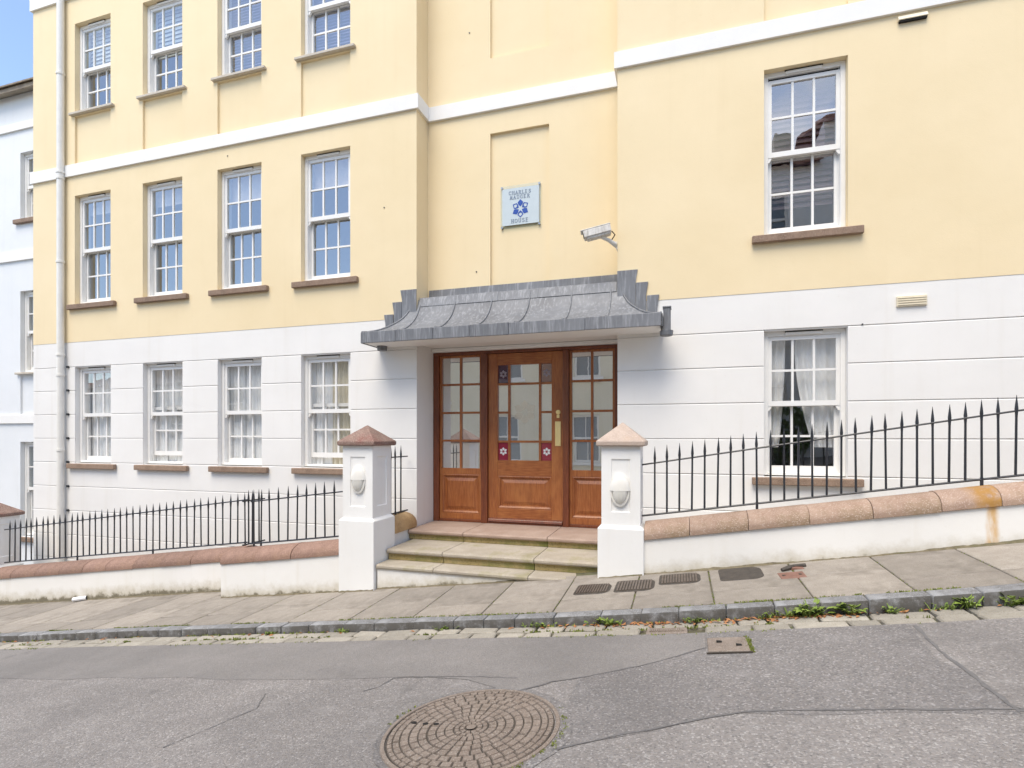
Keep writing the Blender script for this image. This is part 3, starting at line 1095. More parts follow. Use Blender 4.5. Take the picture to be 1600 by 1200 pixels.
obj('lock', lk, M['brass'], door, bevel=.002)


def petal(cx, cz, r0, r1, w, ang):
    """pointed petal outline, pointing along ang"""
    pts = [(r0, 0), (r0 + (r1 - r0) * .30, w * .72), (r0 + (r1 - r0) * .58, w), (r1, 0), (r0 + (r1 - r0) * .58, -w), (r0 + (r1 - r0) * .30, -w * .72)]
    c, s = math.cos(ang), math.sin(ang)
    return [(cx + u * c - v * s, cz + u * s + v * c) for u, v in pts]


def flower(cx, cz, r, y, solid_all=True, ring=False):
    mb = MB()
    fn = lambda u, v, t: (u, t, v)
    for k in range(6):
        a = math.pi / 2 + k * math.pi / 3
        if solid_all or k % 2 == 0:
            mb.prism(petal(cx, cz, r * .20, r, r * .315, a), fn, y, y + .0015)
        else:
            # outlined petal: rim between two outlines plus a small drop at its foot
            o_ = petal(cx, cz, r * .20, r, r * .335, a)
            i_ = petal(cx, cz, r * .40, r * .86, r * .21, a)
            n = len(o_)
            for j in range(n):
                q = [o_[j], o_[(j + 1) % n], i_[(j + 1) % n], i_[j]]
                mb.prism(q, fn, y, y + .0015)
            mb.prism(petal(cx, cz, r * .20, r * .50, r * .10, a), fn, y - .0004, y + .0011)
    return mb


for (a, b), (c, d_), m in ((L_, (.655, .874), 'dullflower'), (R_, (.655, .874), 'dullflower'), (L_, (-.28, -.067), 'lilac'), (R_, (-.28, -.067), 'lilac')):
    obj('flower_emblem', flower((a + b) / 2, (c + d_) / 2, .050, 6.2925), M[m], door)
obj('etched_flower', flower(-1.785, .30, .15, 6.2925, solid_all=True), M['etch'], door)

# ------------------------------------------------------------------ lead canopy
FX0, FX1, FY = -3.46, -.172, 5.40
can = obj('canopy', MB().box(FX0 + .012, FX1 - .012, FY + .012, YF - .002, 1.072, 1.10), M['bandwhite'], house)
prof = [(0, 1.188), (.05, 1.196), (.10, 1.212), (.15, 1.236), (.20, 1.266), (.244, 1.300), (.30, 1.350), (.342, 1.398), (.38, 1.462), (.407, 1.527), (.43, 1.58), (.447, 1.625)]


def hh(t):
    for (a, za), (b, zb) in zip(prof, prof[1:]):
        if t <= b:
            return za + (zb - za) * (t - a) / (b - a)
    return prof[-1][1]


def rib(t):
    return (FX0 + t, FX1 - t, FY + t * 1.0, hh(t))


mb = MB()
for t, z in prof:
    mb.v += [(FX0 + t, FY + t, z), (FX1 - t, FY + t, z)]
for i in range(len(prof) - 1):
    k = 2 * i
    mb.f.append((k, k + 1, k + 3, k + 2))
obj('roof_sheet', mb, M['lead'], can, smooth=True)
for sgn, fx in ((1, FX0), (-1, FX1)):
    mb = MB()
    for t, z in prof:
        mb.v += [(fx + sgn * t, FY + t, z), (fx + sgn * t, YF - .004, z)]
    for i in range(len(prof) - 1):
        k = 2 * i
        mb.f.append((k, k + 1, k + 3, k + 2))
    obj('roof_sheet', mb, M['lead'], can, smooth=True)
    obj('hip_roll', MB().tube([(fx + sgn * (t + .002), FY + t, z + .006) for t, z in prof], .0105, 8), M['lead'], can, smooth=True)
# fascia in overlapping lead bays
xs = [FX0, -3.02, -2.57, -2.14, -1.70, -.905, FX1]
for i, (a, b) in enumerate(zip(xs, xs[1:])):
    e = .0025 * (i % 2)
    mb = MB()
    mb.box(a, b - .002, FY - .012 - e, FY + .004, 1.064 + .0015 * (i % 3), 1.192 + e)
    mb.box(a, b - .002, FY + .004, FY + .05, 1.184 + e, 1.1925 + e)
    obj('fascia', mb, M['lead'], can, bevel=.004)
for fx, s in ((FX0, -1), (FX1, 1)):
    a, b = sorted((fx, fx + s * .012))
    obj('fascia', MB().box(a, b, FY + .0, YF - .004, 1.066, 1.19), M['lead'], can, bevel=.004)
# rolls between the bays of the roof
for xt, xb_ in zip((-2.93, -2.48, -2.03, -1.586, -1.12, -.70), (-3.0, -2.545, -2.09, -1.64, -1.13, -.70)):
    path = []
    for t, z in prof:
        k = t / .447
        path.append((xb_ + (xt - xb_) * k, FY + t - .002, z + .007))
    obj('standing_seam', MB().tube(path, .009, 8), M['lead'], can, smooth=True)
# top flashings: lower apron on the roof, upstand against the recessed wall
xs = [XA + .02, -2.45, -1.97, -1.50, -.64]
obj('roof_back', MB().hexa([(XA, FY + .43, 1.56), (XB, FY + .43, 1.56), (XB, YR - .001, 1.64), (XA, YR - .001, 1.64), (XA, FY + .447, 1.625), (XB, FY + .447, 1.625), (XB, YR - .001, 1.70), (XA, YR - .001, 1.70)]), M['lead'], can)
for i, (a, b) in enumerate(zip(xs, xs[1:])):
    e = .002 * (i % 2)
    obj('apron_flashing', MB().hexa([(a, FY + .405 - e, 1.535), (b, FY + .405 - e, 1.535), (b, FY + .42 - e, 1.545), (a, FY + .42 - e, 1.545),
                                     (a, FY + .442 - e, 1.648 + e), (b, FY + .442 - e, 1.648 + e), (b, FY + .50, 1.66 + e), (a, FY + .50, 1.66 + e)]), M['lead'], can, bevel=.003)
    obj('upstand_flashing', MB().hexa([(a, YR - .022 - e, 1.675), (b, YR - .022 - e, 1.675), (b, YR - .002, 1.675), (a, YR - .002, 1.675),
                                       (a, YR - .012 - e, 1.80), (b, YR - .012 - e, 1.80), (b, YR - .002, 1.80), (a, YR - .002, 1.80)]), M['lead'], can, bevel=.002)
# stepped flashings up the two flanking walls
for i, (d0, d1, zt) in enumerate(((0, .208, 1.745), (.192, .315, 1.607), (.305, .425, 1.465))):
    for xw, s in ((XB, 1), (XA, -1)):
        yb, yf_ = YF - .0035, YF - .014 - .003 * i
        lo = min(hh(.447 - d1) - .03, 1.30) if i == 2 else hh(max(0, .447 - d1)) - .05
        poly = [(d0, lo), (d1 - .02, lo), (d1 - .02, zt - .12), (d1, zt), (d0 - .002, zt)]
        obj('step_flashing', MB().prism(poly, lambda u, v, t, xw=xw, s=s: (xw + s * u, t, v), yf_, yb), M['lead'], can, bevel=.002)
# rainwater hoppers at the two ends
hp = MB()
hp.box(FX1 + .016, FX1 + .085, 5.44, 5.56, 1.03, 1.245)
hp.box(FX1 + .010, FX1 + .091, 5.434, 5.566, 1.245, 1.262)
hp.tube([(FX1 + .045, 5.50, 1.035), (FX1 + .045, 5.50, .985)], [.066, .06], 14)
obj('rainwater_hopper', hp, M['lead'], can, bevel=.004)
hp = MB()
hp.tube([(FX0 + .10, 5.68, 1.08), (FX0 + .10, 5.68, 1.02)], [.062, .055], 14)
obj('rainwater_outlet', hp, M['lead'], can)

# ------------------------------------------------------------------ wall fittings of the house
dp = MB()
dp.tube([(-8.787, 5.735, -2.6), (-8.787, 5.735, ZT)], .047, 14)
pipe = obj('drainpipe', dp, M['plastic'], house, smooth=True)
for z in (5.39, 3.93, 3.84, 2.60, 1.22, .92, -.19):
    obj('pipe_collar', MB().tube([(-8.787, 5.735, z - .016), (-8.787, 5.735, z + .016)], .056, 14), M['plastic'], pipe, smooth=True)
v = MB()
v.prism([(0, 0), (-.012, 0), (-.034, -.040), (-.034, -.048), (0, -.048)], lambda u, w_, t: (t, YF - .003 + u, 3.84 + w_), 1.90, 2.13)
obj('air_vent', v, M['cream'], house, bevel=.003)
obj('vent_slot', MB().box(1.908, 2.122, YF - .030, YF - .004, 3.776, 3.7915), M['dark'], house)
v = MB()
v.box(1.89, 2.125, YF - .02, YF - .001, 1.19, 1.285)
for k in range(4):
    v.box(1.895, 2.12, YF - .026, YF - .02, 1.20 + k * .021, 1.207 + k * .021)
obj('air_vent', v, M['cream'], house, bevel=.003)
for x_, z_, y_ in ((-3.40, 2.76, YF - .003), (-2.42, 4.86, YR), (-2.33, 1.98, YR), (-5.75, 3.74, YF - .003), (1.62, 1.05, YF)):
    obj('weep_pipe', MB().tube([(x_, y_, z_), (x_, y_ - .006, z_)], .008, 8), M['iron'], house)
for k, z in enumerate(lines[1:8]):
    obj('pipe_bolt', MB().tube([(-8.715, 5.80, z), (-8.715, 5.775, z)], .018, 8), M['iron'], pipe)

# ------------------------------------------------------------------ name plate
LET = {  # strokes in a 1 x 1.4 box; vertical ends get serifs
    'C': [[(.95, 1.12), (.75, 1.34), (.5, 1.4), (.22, 1.27), (.05, .95), (.03, .55), (.2, .15), (.5, 0), (.78, .07), (.97, .28)]],
    'H': [[(.12, 0), (.12, 1.4)], [(.88, 0), (.88, 1.4)], [(.12, .72), (.88, .72)]],
    'A': [[(.05, 0), (.5, 1.4), (.95, 0)], [(.22, .48), (.78, .48)]],
    'R': [[(.15, 0), (.15, 1.4)], [(.15, 1.36), (.6, 1.36), (.8, 1.2), (.8, .92), (.6, .74), (.15, .72)], [(.5, .72), (.95, 0)]],
    'L': [[(.15, 0), (.15, 1.4)], [(.15, .03), (.85, .03), (.9, .25)]],
    'E': [[(.15, 0), (.15, 1.4)], [(.15, .03), (.85, .03)], [(.15, .72), (.7, .72)], [(.15, 1.37), (.82, 1.37)]],
    'S': [[(.85, 1.15), (.7, 1.35), (.45, 1.4), (.2, 1.28), (.15, 1.05), (.3, .82), (.7, .62), (.88, .38), (.8, .12), (.5, 0), (.25, .06), (.1, .28)]],
    'M': [[(.08, 0), (.15, 1.4), (.5, .25), (.85, 1.4), (.92, 0)]],
    'U': [[(.12, 1.4), (.12, .4), (.25, .1), (.5, 0), (.75, .1), (.88, .4), (.88, 1.4)]],
    'G': [[(.92, 1.15), (.72, 1.35), (.5, 1.4), (.22, 1.27), (.05, .95), (.03, .55), (.2, .15), (.5, 0), (.8, .08), (.9, .2), (.9, .6), (.62, .6)]],
    'O': [[(.5, 1.4), (.2, 1.27), (.03, .95), (.03, .45), (.2, .13), (.5, 0), (.8, .13), (.97, .45), (.97, .95), (.8, 1.27), (.5, 1.4)]],
}


def lettering(mb, text, cx, z, h, y, pitch):
    s = h / 1.4
    x = cx - pitch * len(text) / 2
    wd = s * .12
    q = 0
    for ch in text:
        for st in LET[ch]:
            for (a, b), (c, d) in zip(st, st[1:]):
                p0 = Vector((x + a * s * .95, z + b * s)); p1 = Vector((x + c * s * .95, z + d * s))
                t = (p1 - p0).normalized()
                w_ = wd * (1.0 if abs(t.y) > .5 else .6)
                n_ = Vector((-t.y, t.x)) * w_
                e = t * wd * .3
                q += 1
                mb.prism([p0 - n_ - e, p1 - n_ + e, p1 + n_ + e, p0 + n_ - e], lambda u, v, t_: (u, t_, v), y - .0003 * (q % 4), y + .001)
            for p in (st[0], st[-1]):
                if p[1] in (0, 1.4) and ch not in 'SCGO':
                    zz = z + p[1] * s
                    mb.box(x + p[0] * s * .95 - wd * 2, x + p[0] * s * .95 + wd * 2, y - .0014, y + .001, zz - wd * .35, zz + wd * .35)
        x += pitch


sx0, sx1, sz0, sz1, sy = -2.032, -1.541, 2.457, 2.960, 6.117
sign = thing('house_sign', 'square frosted glass name plate with blue flower on the recessed cream wall above the canopy', 'sign', ((sx0 + sx1) / 2, sy, sz0))
obj('backing_sheet', MB().box(sx0, sx1, sy - .003, sy + .003, sz0, sz1), M['signedge'], sign, bevel=.002)
obj('frosted_panel', MB().box(sx0 + .022, sx1 - .022, sy - .0040, sy - .0032, sz0 + .035, sz1 - .035), M['signglass'], sign)
for a in (sx0 + .018, sx1 - .018):
    for b in (sz0 + .018, sz1 - .018):
        obj('stud', MB().tube([(a, YR + .034, b), (a, sy - .009, b)], .013, 10), M['steel'], sign)
scx = (sx0 + sx1) / 2
tx = MB()
lettering(tx, 'CHARLES', scx, 2.850, .040, sy - .0060, .040)
lettering(tx, 'MAUGER', scx, 2.796, .040, sy - .0060, .042)
lettering(tx, 'HOUSE', scx, 2.518, .042, sy - .0060, .044)
obj('lettering', tx, M['ink'], sign, fix=False)
obj('flower_emblem', flower(scx, 2.678, .108, sy - .0060, solid_all=False), M['blue'], sign)

# ------------------------------------------------------------------ security camera
cc = thing('security_camera', 'weathered white bullet security camera on a bracket above the right end of the canopy', 'security camera', (-.66, 5.95, 2.04))
ax = Vector((-.97, -.12, -.20)).normalized()
c0 = Vector((-.70, 5.72, 2.165))


def cam_box(a0, a1, hw_, zlo, zhi, taper=0):
    side = ax.cross(Vector((0, 0, 1))).normalized()
    up = side.cross(ax)
    ps = []
    for z_ in (zlo, zhi):
        ps += [c0 + ax * a0 - side * hw_ + up * z_, c0 + ax * a1 - side * (hw_ - taper) + up * z_, c0 + ax * a1 + side * (hw_ - taper) + up * z_, c0 + ax * a0 + side * hw_ + up * z_]
    return ps


M['camgrey'] = stone('weathered_camera_paint', (.60, .57, .52), (.74, .72, .68), 25, rough=.6, rnd=0, streak=(.40, .37, .33))
obj('body', MB().hexa(cam_box(0, .25, .048, -.055, .038)), M['camgrey'], cc, bevel=.010, segs=2)
obj('hood', MB().hexa(cam_box(-.015, .30, .060, .0385, .052)).hexa(cam_box(-.01, .275, .0605, -.035, .0384)), M['camgrey'], cc, bevel=.006)
obj('lens', MB().tube([c0 + ax * .276, c0 + ax * .281], .03, 14), M['dark'], cc)
obj('bracket', MB().tube([(-.632, 5.86, 2.03), (-.66, 5.82, 2.04), (-.72, 5.76, 2.07), (-.78, 5.72, 2.09), (-.80, 5.715, 2.112)], [.032, .026, .02, .018, .02], 10), M['plastic'], cc, smooth=True)
obj('mounting_plate', MB().box(-.645, -.631, 5.82, 5.93, 1.985, 2.075), M['plastic'], cc, bevel=.004)
obj('cable', MB().tube([c0 + Vector((.02, 0, -.02)), c0 + Vector((.05, .03, -.05)), (-.70, 5.80, 2.07), (-.68, 5.86, 2.05)], .006, 6), M['dark'], cc, smooth=True)

# ------------------------------------------------------------------ entrance steps
steps = thing('entrance_steps', 'three worn stone steps with landing between the two gate piers', 'steps', (-1.8, 5.2, -1.4))
SX = [(-2.902, -2.283), (-2.277, -1.333), (-1.327, -.692)]


def tread(x0, x1, y0, y1, zt, m):
    t = .045
    mb = MB()
    pr = [(y0 + .008, zt - t), (y0, zt - t * .7), (y0, zt - t * .3), (y0 + .012, zt), (y1, zt), (y1, zt - t)]
    mb.prism(pr, lambda u, v_, t_: (t_, u, v_), x0, x1)
    return obj('tread', mb, m, steps, bevel=.002)


for i, (a, b) in enumerate(SX):
    a2 = a - .05 if i == 0 else a
    tread(a2 if i == 0 else a, b, 5.545, 6.262, -1.05, M['landing'])
    tread(a, b, 5.00, 5.585, -1.158, M['tread'])
    tread(a, b, 4.79, 5.04, -1.272, M['tread'])
    obj('riser', MB().box(a2, b, 5.582, 5.70, -1.157, -1.096), M['riser'], steps, bevel=.002)
    obj('riser', MB().box(a, b, 5.036, 5.15, -1.271, -1.204), M['riser'], steps, bevel=.002)
bs = MB()
bs.box(-2.90, -.694, 4.812, 5.0, -1.75, -1.3175)
bs.box(-2.90, -.694, 5.16, 5.5, -1.75, -1.21)
bs.box(-2.95, -.65, 5.71, 6.26, -1.75, -1.10)
obj('base', bs, M['wall_m'], steps)

# ------------------------------------------------------------------ gate piers
def recessed(mb, face, a0, a1, z0, z1, pa0, pa1, pz0, pz1, depth):
    """face(a, z, d): build a wall face with one sunk panel with sloped edges"""
    xs_, zs_ = [a0, pa0, pa1, a1], [z0, pz0, pz1, z1]
    for i in range(3):
        for j in range(3):
            if i == 1 and j == 1:
                continue
            mb.quad(face(xs_[i], zs_[j], 0), face(xs_[i + 1], zs_[j], 0), face(xs_[i + 1], zs_[j + 1], 0), face(xs_[i], zs_[j + 1], 0))
    o_ = [(pa0, pz0), (pa1, pz0), (pa1, pz1), (pa0, pz1)]
    k = depth * .8
    i_ = [(pa0 + k, pz0 + k), (pa1 - k, pz0 + k), (pa1 - k, pz1 - k), (pa0 + k, pz1 - k)]
    for j in range(4):
        a, b, c, d_ = o_[j], o_[(j + 1) % 4], i_[(j + 1) % 4], i_[j]
        mb.quad(face(*a, 0), face(*b, 0), face(*c, depth), face(*d_, depth))
    mb.quad(*[face(*p, depth) for p in i_])


def gate_pier(x0, x1, y0, zcap, zpl, zbase, label, capm):
    w = x1 - x0
    xc, yc = (x0 + x1) / 2, y0 + w / 2 + .01
    p = thing('gate_pier', label, 'gate pier', (xc, yc, zbase), 'white rendered gate piers')
    y1 = y0 + w + .02
    i = .030
    mb = MB()
    # plinth with a sloped top
    mb.add([(x0, y0, zbase), (x1, y0, zbase), (x1, y1, zbase), (x0, y1, zbase), (x0, y0, zpl), (x1, y0, zpl), (x1, y1, zpl), (x0, y1, zpl),
            (x0 + i, y0 + i, zpl + .028), (x1 - i, y0 + i, zpl + .028), (x1 - i, y1 - i, zpl + .028), (x0 + i, y1 - i, zpl + .028)],
           [(0, 1, 5, 4), (1, 2, 6, 5), (2, 3, 7, 6), (3, 0, 4, 7), (4, 5, 9, 8), (5, 6, 10, 9), (6, 7, 11, 10), (7, 4, 8, 11), (8, 9, 10, 11), (3, 2, 1, 0)])
    obj('plinth', mb, M['pier'], p, bevel=.004)
    a0, a1, b0, b1 = x0 + i, x1 - i, y0 + i, y1 - i
    z0, z1 = zpl + .020, zcap
    s = MB()
    pw = .085
    pz0, pz1 = z0 + .12, z1 - .11
    recessed(s, lambda a, z, d: (a, b0 + d, z), a0, a1, z0, z1, a0 + pw, a1 - pw, pz0, pz1, .010)
    recessed(s, lambda a, z, d: (a1 - d, a, z), b0, b1, z0, z1, b0 + pw, b1 - pw, pz0, pz1, .010)
    recessed(s, lambda a, z, d: (a0 + d, a, z), b0, b1, z0, z1, b0 + pw, b1 - pw, pz0, pz1, .010)
    s.quad((a1, b1, z0), (a0, b1, z0), (a0, b1, z1), (a1, b1, z1))
    obj('shaft', s, M['pier'], p)
    e = .012
    c = MB()
    L = [(zcap, 0.0), (zcap + .008, e * .9), (zcap + .042, e), (zcap + .052, e - .008)]
    for z, o_ in L:
        c.v += [(x0 - o_, y0 - o_, z), (x1 + o_, y0 - o_, z), (x1 + o_, y1 + o_, z), (x0 - o_, y1 + o_, z)]
    for k in range(len(L) - 1):
        for j in range(4):
            q, r = 4 * k + j, 4 * k + (j + 1) % 4
            c.f.append((q, r, r + 4, q + 4))
    c.f.append((3, 2, 1, 0))
    n = len(c.v)
    c.v.append((xc, yc, zcap + .215))
    for j in range(4):
        c.f.append((n - 4 + j, n - 4 + (j + 1) % 4, n))
    obj('cap', c, M[capm], p, bevel=.004)
    return p


gate_pier(-3.323, -2.918, 4.77, -.088, -.845, -1.75, 'white gate pier with dark reddish brown pyramid cap left of the steps', 'cap')
gate_pier(-.691, -.297, 4.77, -.080, -.795, -1.45, 'white gate pier with pale pink pyramid cap right of the steps', 'cappale')
gate_pier(-9.63, -9.20, 5.06, -1.135, -1.85, -2.6, 'white gate pier with brown cap at the far downhill end of the railing', 'cap')


def wall_lamp(x, z, label):
    y = 4.81
    l = thing('wall_lamp', label, 'wall lamp', (x, y, z), 'oval bulkhead lamps on the gate piers')
    bp = MB()
    n = 28
    ring = lambda s, yy: [(x + .083 * s * math.cos(2 * math.pi * k / n), yy, z + .142 * s * math.sin(2 * math.pi * k / n)) for k in range(n)]
    rr = ring(1, y) + ring(1, y - .022) + ring(.86, y - .026) + ring(.80, y - .018)
    bp.add(rr, [(r_ * n + k, r_ * n + (k + 1) % n, (r_ + 1) * n + (k + 1) % n, (r_ + 1) * n + k) for r_ in range(3) for k in range(n)] + [tuple(range(3 * n, 4 * n))])
    obj('backplate', bp, M['plastic'], l, smooth=True)
    # domed hood over the upper half
    zc = z - .004
    h = MB()
    nu, nv = 14, 8

    def fn(u, v_):
        a = math.pi * u
        e_ = math.pi / 2 * v_
        return (x + .089 * math.cos(a) * math.cos(e_), y - .052 * math.sin(a) * math.cos(e_) ** .7 - .004, zc + .142 * math.sin(e_))
    h.grid(nu, nv, fn)
    vs = [fn(k / nu, 0) for k in range(nu + 1)]
    h.add(vs, [tuple(range(nu + 1))])
    obj('hood', h, M['plastic'], l, smooth=True)
    g_ = MB()
    g_.grid(12, 6, lambda u, v_: (x + .066 * math.cos(math.pi * u) * math.cos(math.pi / 2 * v_), y - .016 - .045 * math.sin(math.pi * u) * math.cos(math.pi / 2 * v_), zc - .001 - .118 * math.sin(math.pi / 2 * v_)))
    obj('diffuser', g_, M['opal'], l, smooth=True)
    return l


wall_lamp(-3.112, -.428, 'white oval bulkhead lamp on the left gate pier with the dark brown cap')
wall_lamp(-.500, -.462, 'white oval bulkhead lamp on the right gate pier with the pale pink cap')

# ------------------------------------------------------------------ garden walls with half round copings
def garden_wall(label, x0, x1, yf, th, zc, m, capm, seed, stone_l=.45, joints=None, over=.018):
    """zc(x): underside of the coping at the front"""
    random.seed(seed)
    t = thing('garden_wall', label, 'wall', ((x0 + x1) / 2, yf, zc((x0 + x1) / 2) - .5), 'low white garden walls with stone coping')
    n = max(2, int((x1 - x0) / .5))
    mb = MB()
    for k in range(n):
        a, b = x0 + (x1 - x0) * k / n, x0 + (x1 - x0) * (k + 1) / n
        mb.hexa([(a, yf, zc(a) - 1.3), (b, yf, zc(b) - 1.3), (b, yf + th, zc(b) - 1.3), (a, yf + th, zc(a) - 1.3),
                 (a, yf, zc(a)), (b, yf, zc(b)), (b, yf + th, zc(b)), (a, yf + th, zc(a))])
    bm_faces = []
    for f in mb.f:      # drop inner end faces
        bm_faces.append(f)
    mb.f = bm_faces
    obj('wall_body', mb, m, t)
    if joints is None:
        joints = [x0]
        while joints[-1] < x1 - .3:
            joints.append(joints[-1] + stone_l * random.uniform(.9, 1.1))
        joints[-1] = x1
    hw = th / 2 + over
    yc = yf + th / 2
    prof_ = [(-hw, 0), (-hw, .035)]
    for k in range(9):
        a = math.pi - math.pi * (k + .5) / 9
        prof_.append((hw * .985 * math.cos(a), .035 + .106 * math.sin(a)))
    prof_ += [(hw, .035), (hw, 0)]
    for a, b in zip(joints, joints[1:]):
        a, b = a + .0015, b - .0015
        da, db = random.uniform(-.003, .003), random.uniform(-.003, .003)
        c = MB()
        k = len(prof_)
        c.v = [(a, yc + u + db, zc(a) + .001 + v_ + da) for u, v_ in prof_] + [(b, yc + u + db, zc(b) + .001 + v_ + da) for u, v_ in prof_]
        c.f = [tuple(range(k))[::-1], tuple(range(k, 2 * k))] + [(j, (j + 1) % k, k + (j + 1) % k, k + j) for j in range(k)]
        mm = M[capm]
        if capm == 'coping' and 1.82 < (a + b) / 2 < 2.25:
            mm = M['coping_rust']
        obj('coping_stone', c, mm, t, bevel=.0025, smooth=True)
    return t


# coping stone with the rust run under a railing standard
mr, nt, b_ = mat('rust_stained_granite')
v_ = coords(nt)
gp = N(nt, 'ShaderNodeNewGeometry').outputs['Position']
c_ = ramp(nt, noise(nt, v_, 11, 6), [(.3, (.295, .195, .14)), (.7, (.395, .28, .21))])
c_ = mixc(nt, smooth(nt, noise(nt, v_, 120, 2), .52, .68), c_, (.49, .37, .31))
sx_ = N(nt, 'ShaderNodeSeparateXYZ')
nt.links.new(gp, sx_.inputs[0])
dd = mth(nt, 'ABSOLUTE', mth(nt, 'SUBTRACT', mth(nt, 'MULTIPLY_ADD', noise(nt, gp, 6, 4), .14, sx_.outputs[0]), 2.23))
c_ = mixc(nt, mth(nt, 'MULTIPLY', mth(nt, 'MULTIPLY', mth(nt, 'SUBTRACT', 1.0, smooth(nt, dd, .04, .17)), smooth(nt, noise(nt, gp, 17, 6), .2, .6)), .92), c_, (.36, .185, .035))
nt.links.new(c_, b_.inputs['Base Color'])
b_.inputs['Roughness'].default_value = .8
bump(nt, b_, noise(nt, v_, 60, 5), .35, .006)
M['coping_rust'] = mr

zr = lambda x: -.886 + .152 * (x + .314)
zm_ = lambda x: -1.206 + .1345 * (x + 3.338)
zl = lambda x: -1.462 + .1292 * (x + 5.13)
garden_wall('low white garden wall with pale pink rust stained coping uphill of the steps', -.297, 8.0, 4.80, .30, zr, M['wall_r'], 'coping', 3,
            joints=[-.297, .075, .53, .975, 1.41, 1.85, 2.215, 2.65, 3.1, 3.55, 4.0, 4.45, 4.9, 5.35, 5.8, 6.25, 6.7, 7.15, 7.6, 8.0])
garden_wall('short white garden wall with red coping just downhill of the left gate pier', -4.845, -3.323, 4.79, .34, zm_, M['wall_m'], 'coping_red', 5)
garden_wall('long low white garden wall with red coping set back at the downhill end', -9.20, -4.90, 5.08, .36, zl, M['wall_l'], 'coping_red', 6)
rw = thing('return_wall', 'short white wall with ochre stone coping between the left gate pier and the house', 'wall', (-3.08, 5.5, -1.5))
obj('wall_body', MB().box(-3.22, -2.955, 5.195, 5.798, -1.8, -1.045), M['wall_m'], rw)
c = MB()
pr = [(-.15, 0), (-.15, .03)] + [(-.148 * math.cos(math.pi * (k + .5) / 9), .035 + .125 * math.sin(math.pi * (k + .5) / 9)) for k in range(9)] + [(.15, .03), (.15, 0)]
for yy, sc, dz in ((5.197, 1, .0), (5.69, 1, .02), (5.76, .93, .01), (5.796, .8, -.02)):
    c.v += [(-3.085 + u * sc, yy, -1.043 + w_ * sc + (dz if w_ > 0 else 0)) for u, w_ in pr]
k = len(pr)
c.f = [tuple(range(k))[::-1], tuple(range(3 * k, 4 * k))] + [(r_ * k + j, r_ * k + (j + 1) % k, (r_ + 1) * k + (j + 1) % k, (r_ + 1) * k + j) for r_ in range(3) for j in range(k)]
obj('coping_stone', c, M['coping_tan'], rw, smooth=True)

# ------------------------------------------------------------------ railings
BARS = {}


def bar_mesh(h, r=.0088):
    """round bar with a spear point above the top rail; origin at its foot"""
    mb = MB()
    mb.tube([(0, 0, 0), (0, 0, h - .165), (0, 0, h - .125), (0, 0, h - .105), (0, 0, h - .07), (0, 0, h)],
            [r, r * .9, r * 1.15, r * 1.35, r * 1.0, r * .12], 8)
    return mb


def railing(label, pts, h_tip, top, bot, standards, foot, axis='x', ext=(0.0, 0.0)):
    """pts: list of (x, y) bar positions; top(p), bot(p): rail heights"""
    mid = pts[len(pts) // 2]
    t = thing('railing', label, 'railing', (mid[0], mid[1], bot(mid[0])), 'black iron spear top railings')
    for f, r in ((top, .0082), (bot, .0095)):
        mb = MB()
        a, b = pts[0], pts[-1]
        if axis == 'x':
            q = [a[0] - ext[0], b[0] + ext[1]]
            mb.tube([(q[0] + (q[1] - q[0]) * k / 8, a[1], f(q[0] + (q[1] - q[0]) * k / 8)) for k in range(9)], r, 6)
        else:
            mb.tube([(a[0], a[1] - ext[0], f(a[1])), (b[0], b[1] + ext[1], f(b[1]))], r, 6)
        obj('rail', mb, M['iron'], t)
    for i, (x_, y_) in enumerate(pts):
        s = x_ if axis == 'x' else y_
        z0 = bot(s) - .006
        key = round(h_tip, 3)
        w_ = (x_, y_, z0)
        if key not in BARS:
            mb = bar_mesh(h_tip)
            mb.v = [(p[0] + x_, p[1] + y_, p[2] + z0) for p in mb.v]
            o = obj('bar', mb, M['iron'], t, at=w_, smooth=True)
            BARS[key] = o
        else:
            o = inst('bar', BARS[key], w_, t)
        o.rotation_euler = (random.uniform(-.012, .012), random.uniform(-.013, .013), random.uniform(0, 6))
        if i in standards:
            obj('post', MB().tube([(x_, y_, foot(s) - .03), (x_, y_, z0 + .02)], .011, 8), M['iron'], t)
    return t


random.seed(11)
top_r = lambda x: -.246 + .1625 * (x + .325)
bot_r = lambda x: -.700 + .1525 * (x + .325)
pr_ = [(-.215 + .1039 * k, 4.97) for k in range(60)]
railing('black spear topped railing on the pink coping uphill of the steps', pr_, .608, top_r, bot_r, [8, 23, 38, 53], lambda x: zr(x) + .15, ext=(.11, .1))
top_m = lambda x: -.584 + .125 * (x + 3.478)
bot_m = lambda x: -1.053 + .128 * (x + 3.478)
railing('short black spear topped railing on red coping beside the left gate pier', [(-4.585 + .1193 * k, 4.97) for k in range(10)], .605, top_m, bot_m, [1], lambda x: zm_(x) + .15, ext=(.02, .16))
top_l = lambda x: -1.318 + .1345 * (x + 9.184)
bot_l = lambda x: -1.786 + .1250 * (x + 9.184)
railing('long black spear topped railing on the set back downhill wall', [(-9.092 + .1115 * k, 5.27) for k in range(38)], .603, top_l, bot_l, [12, 24, 37], lambda x: zl(x) + .15, ext=(.1, .03))
top_j = lambda y: -.722 - .02 * (y - 4.97)
bot_j = lambda y: -1.215 - .02 * (y - 4.97)
railing('two bar black railing return joining the short and long downhill railings', [(-4.70, 5.04), (-4.70, 5.12), (-4.70, 5.20)], .62, top_j, bot_j, [1], lambda y: zm_(-4.7) + .12, axis='y', ext=(.09, .09))
top_t = lambda y: -.225
bot_t = lambda y: -.857
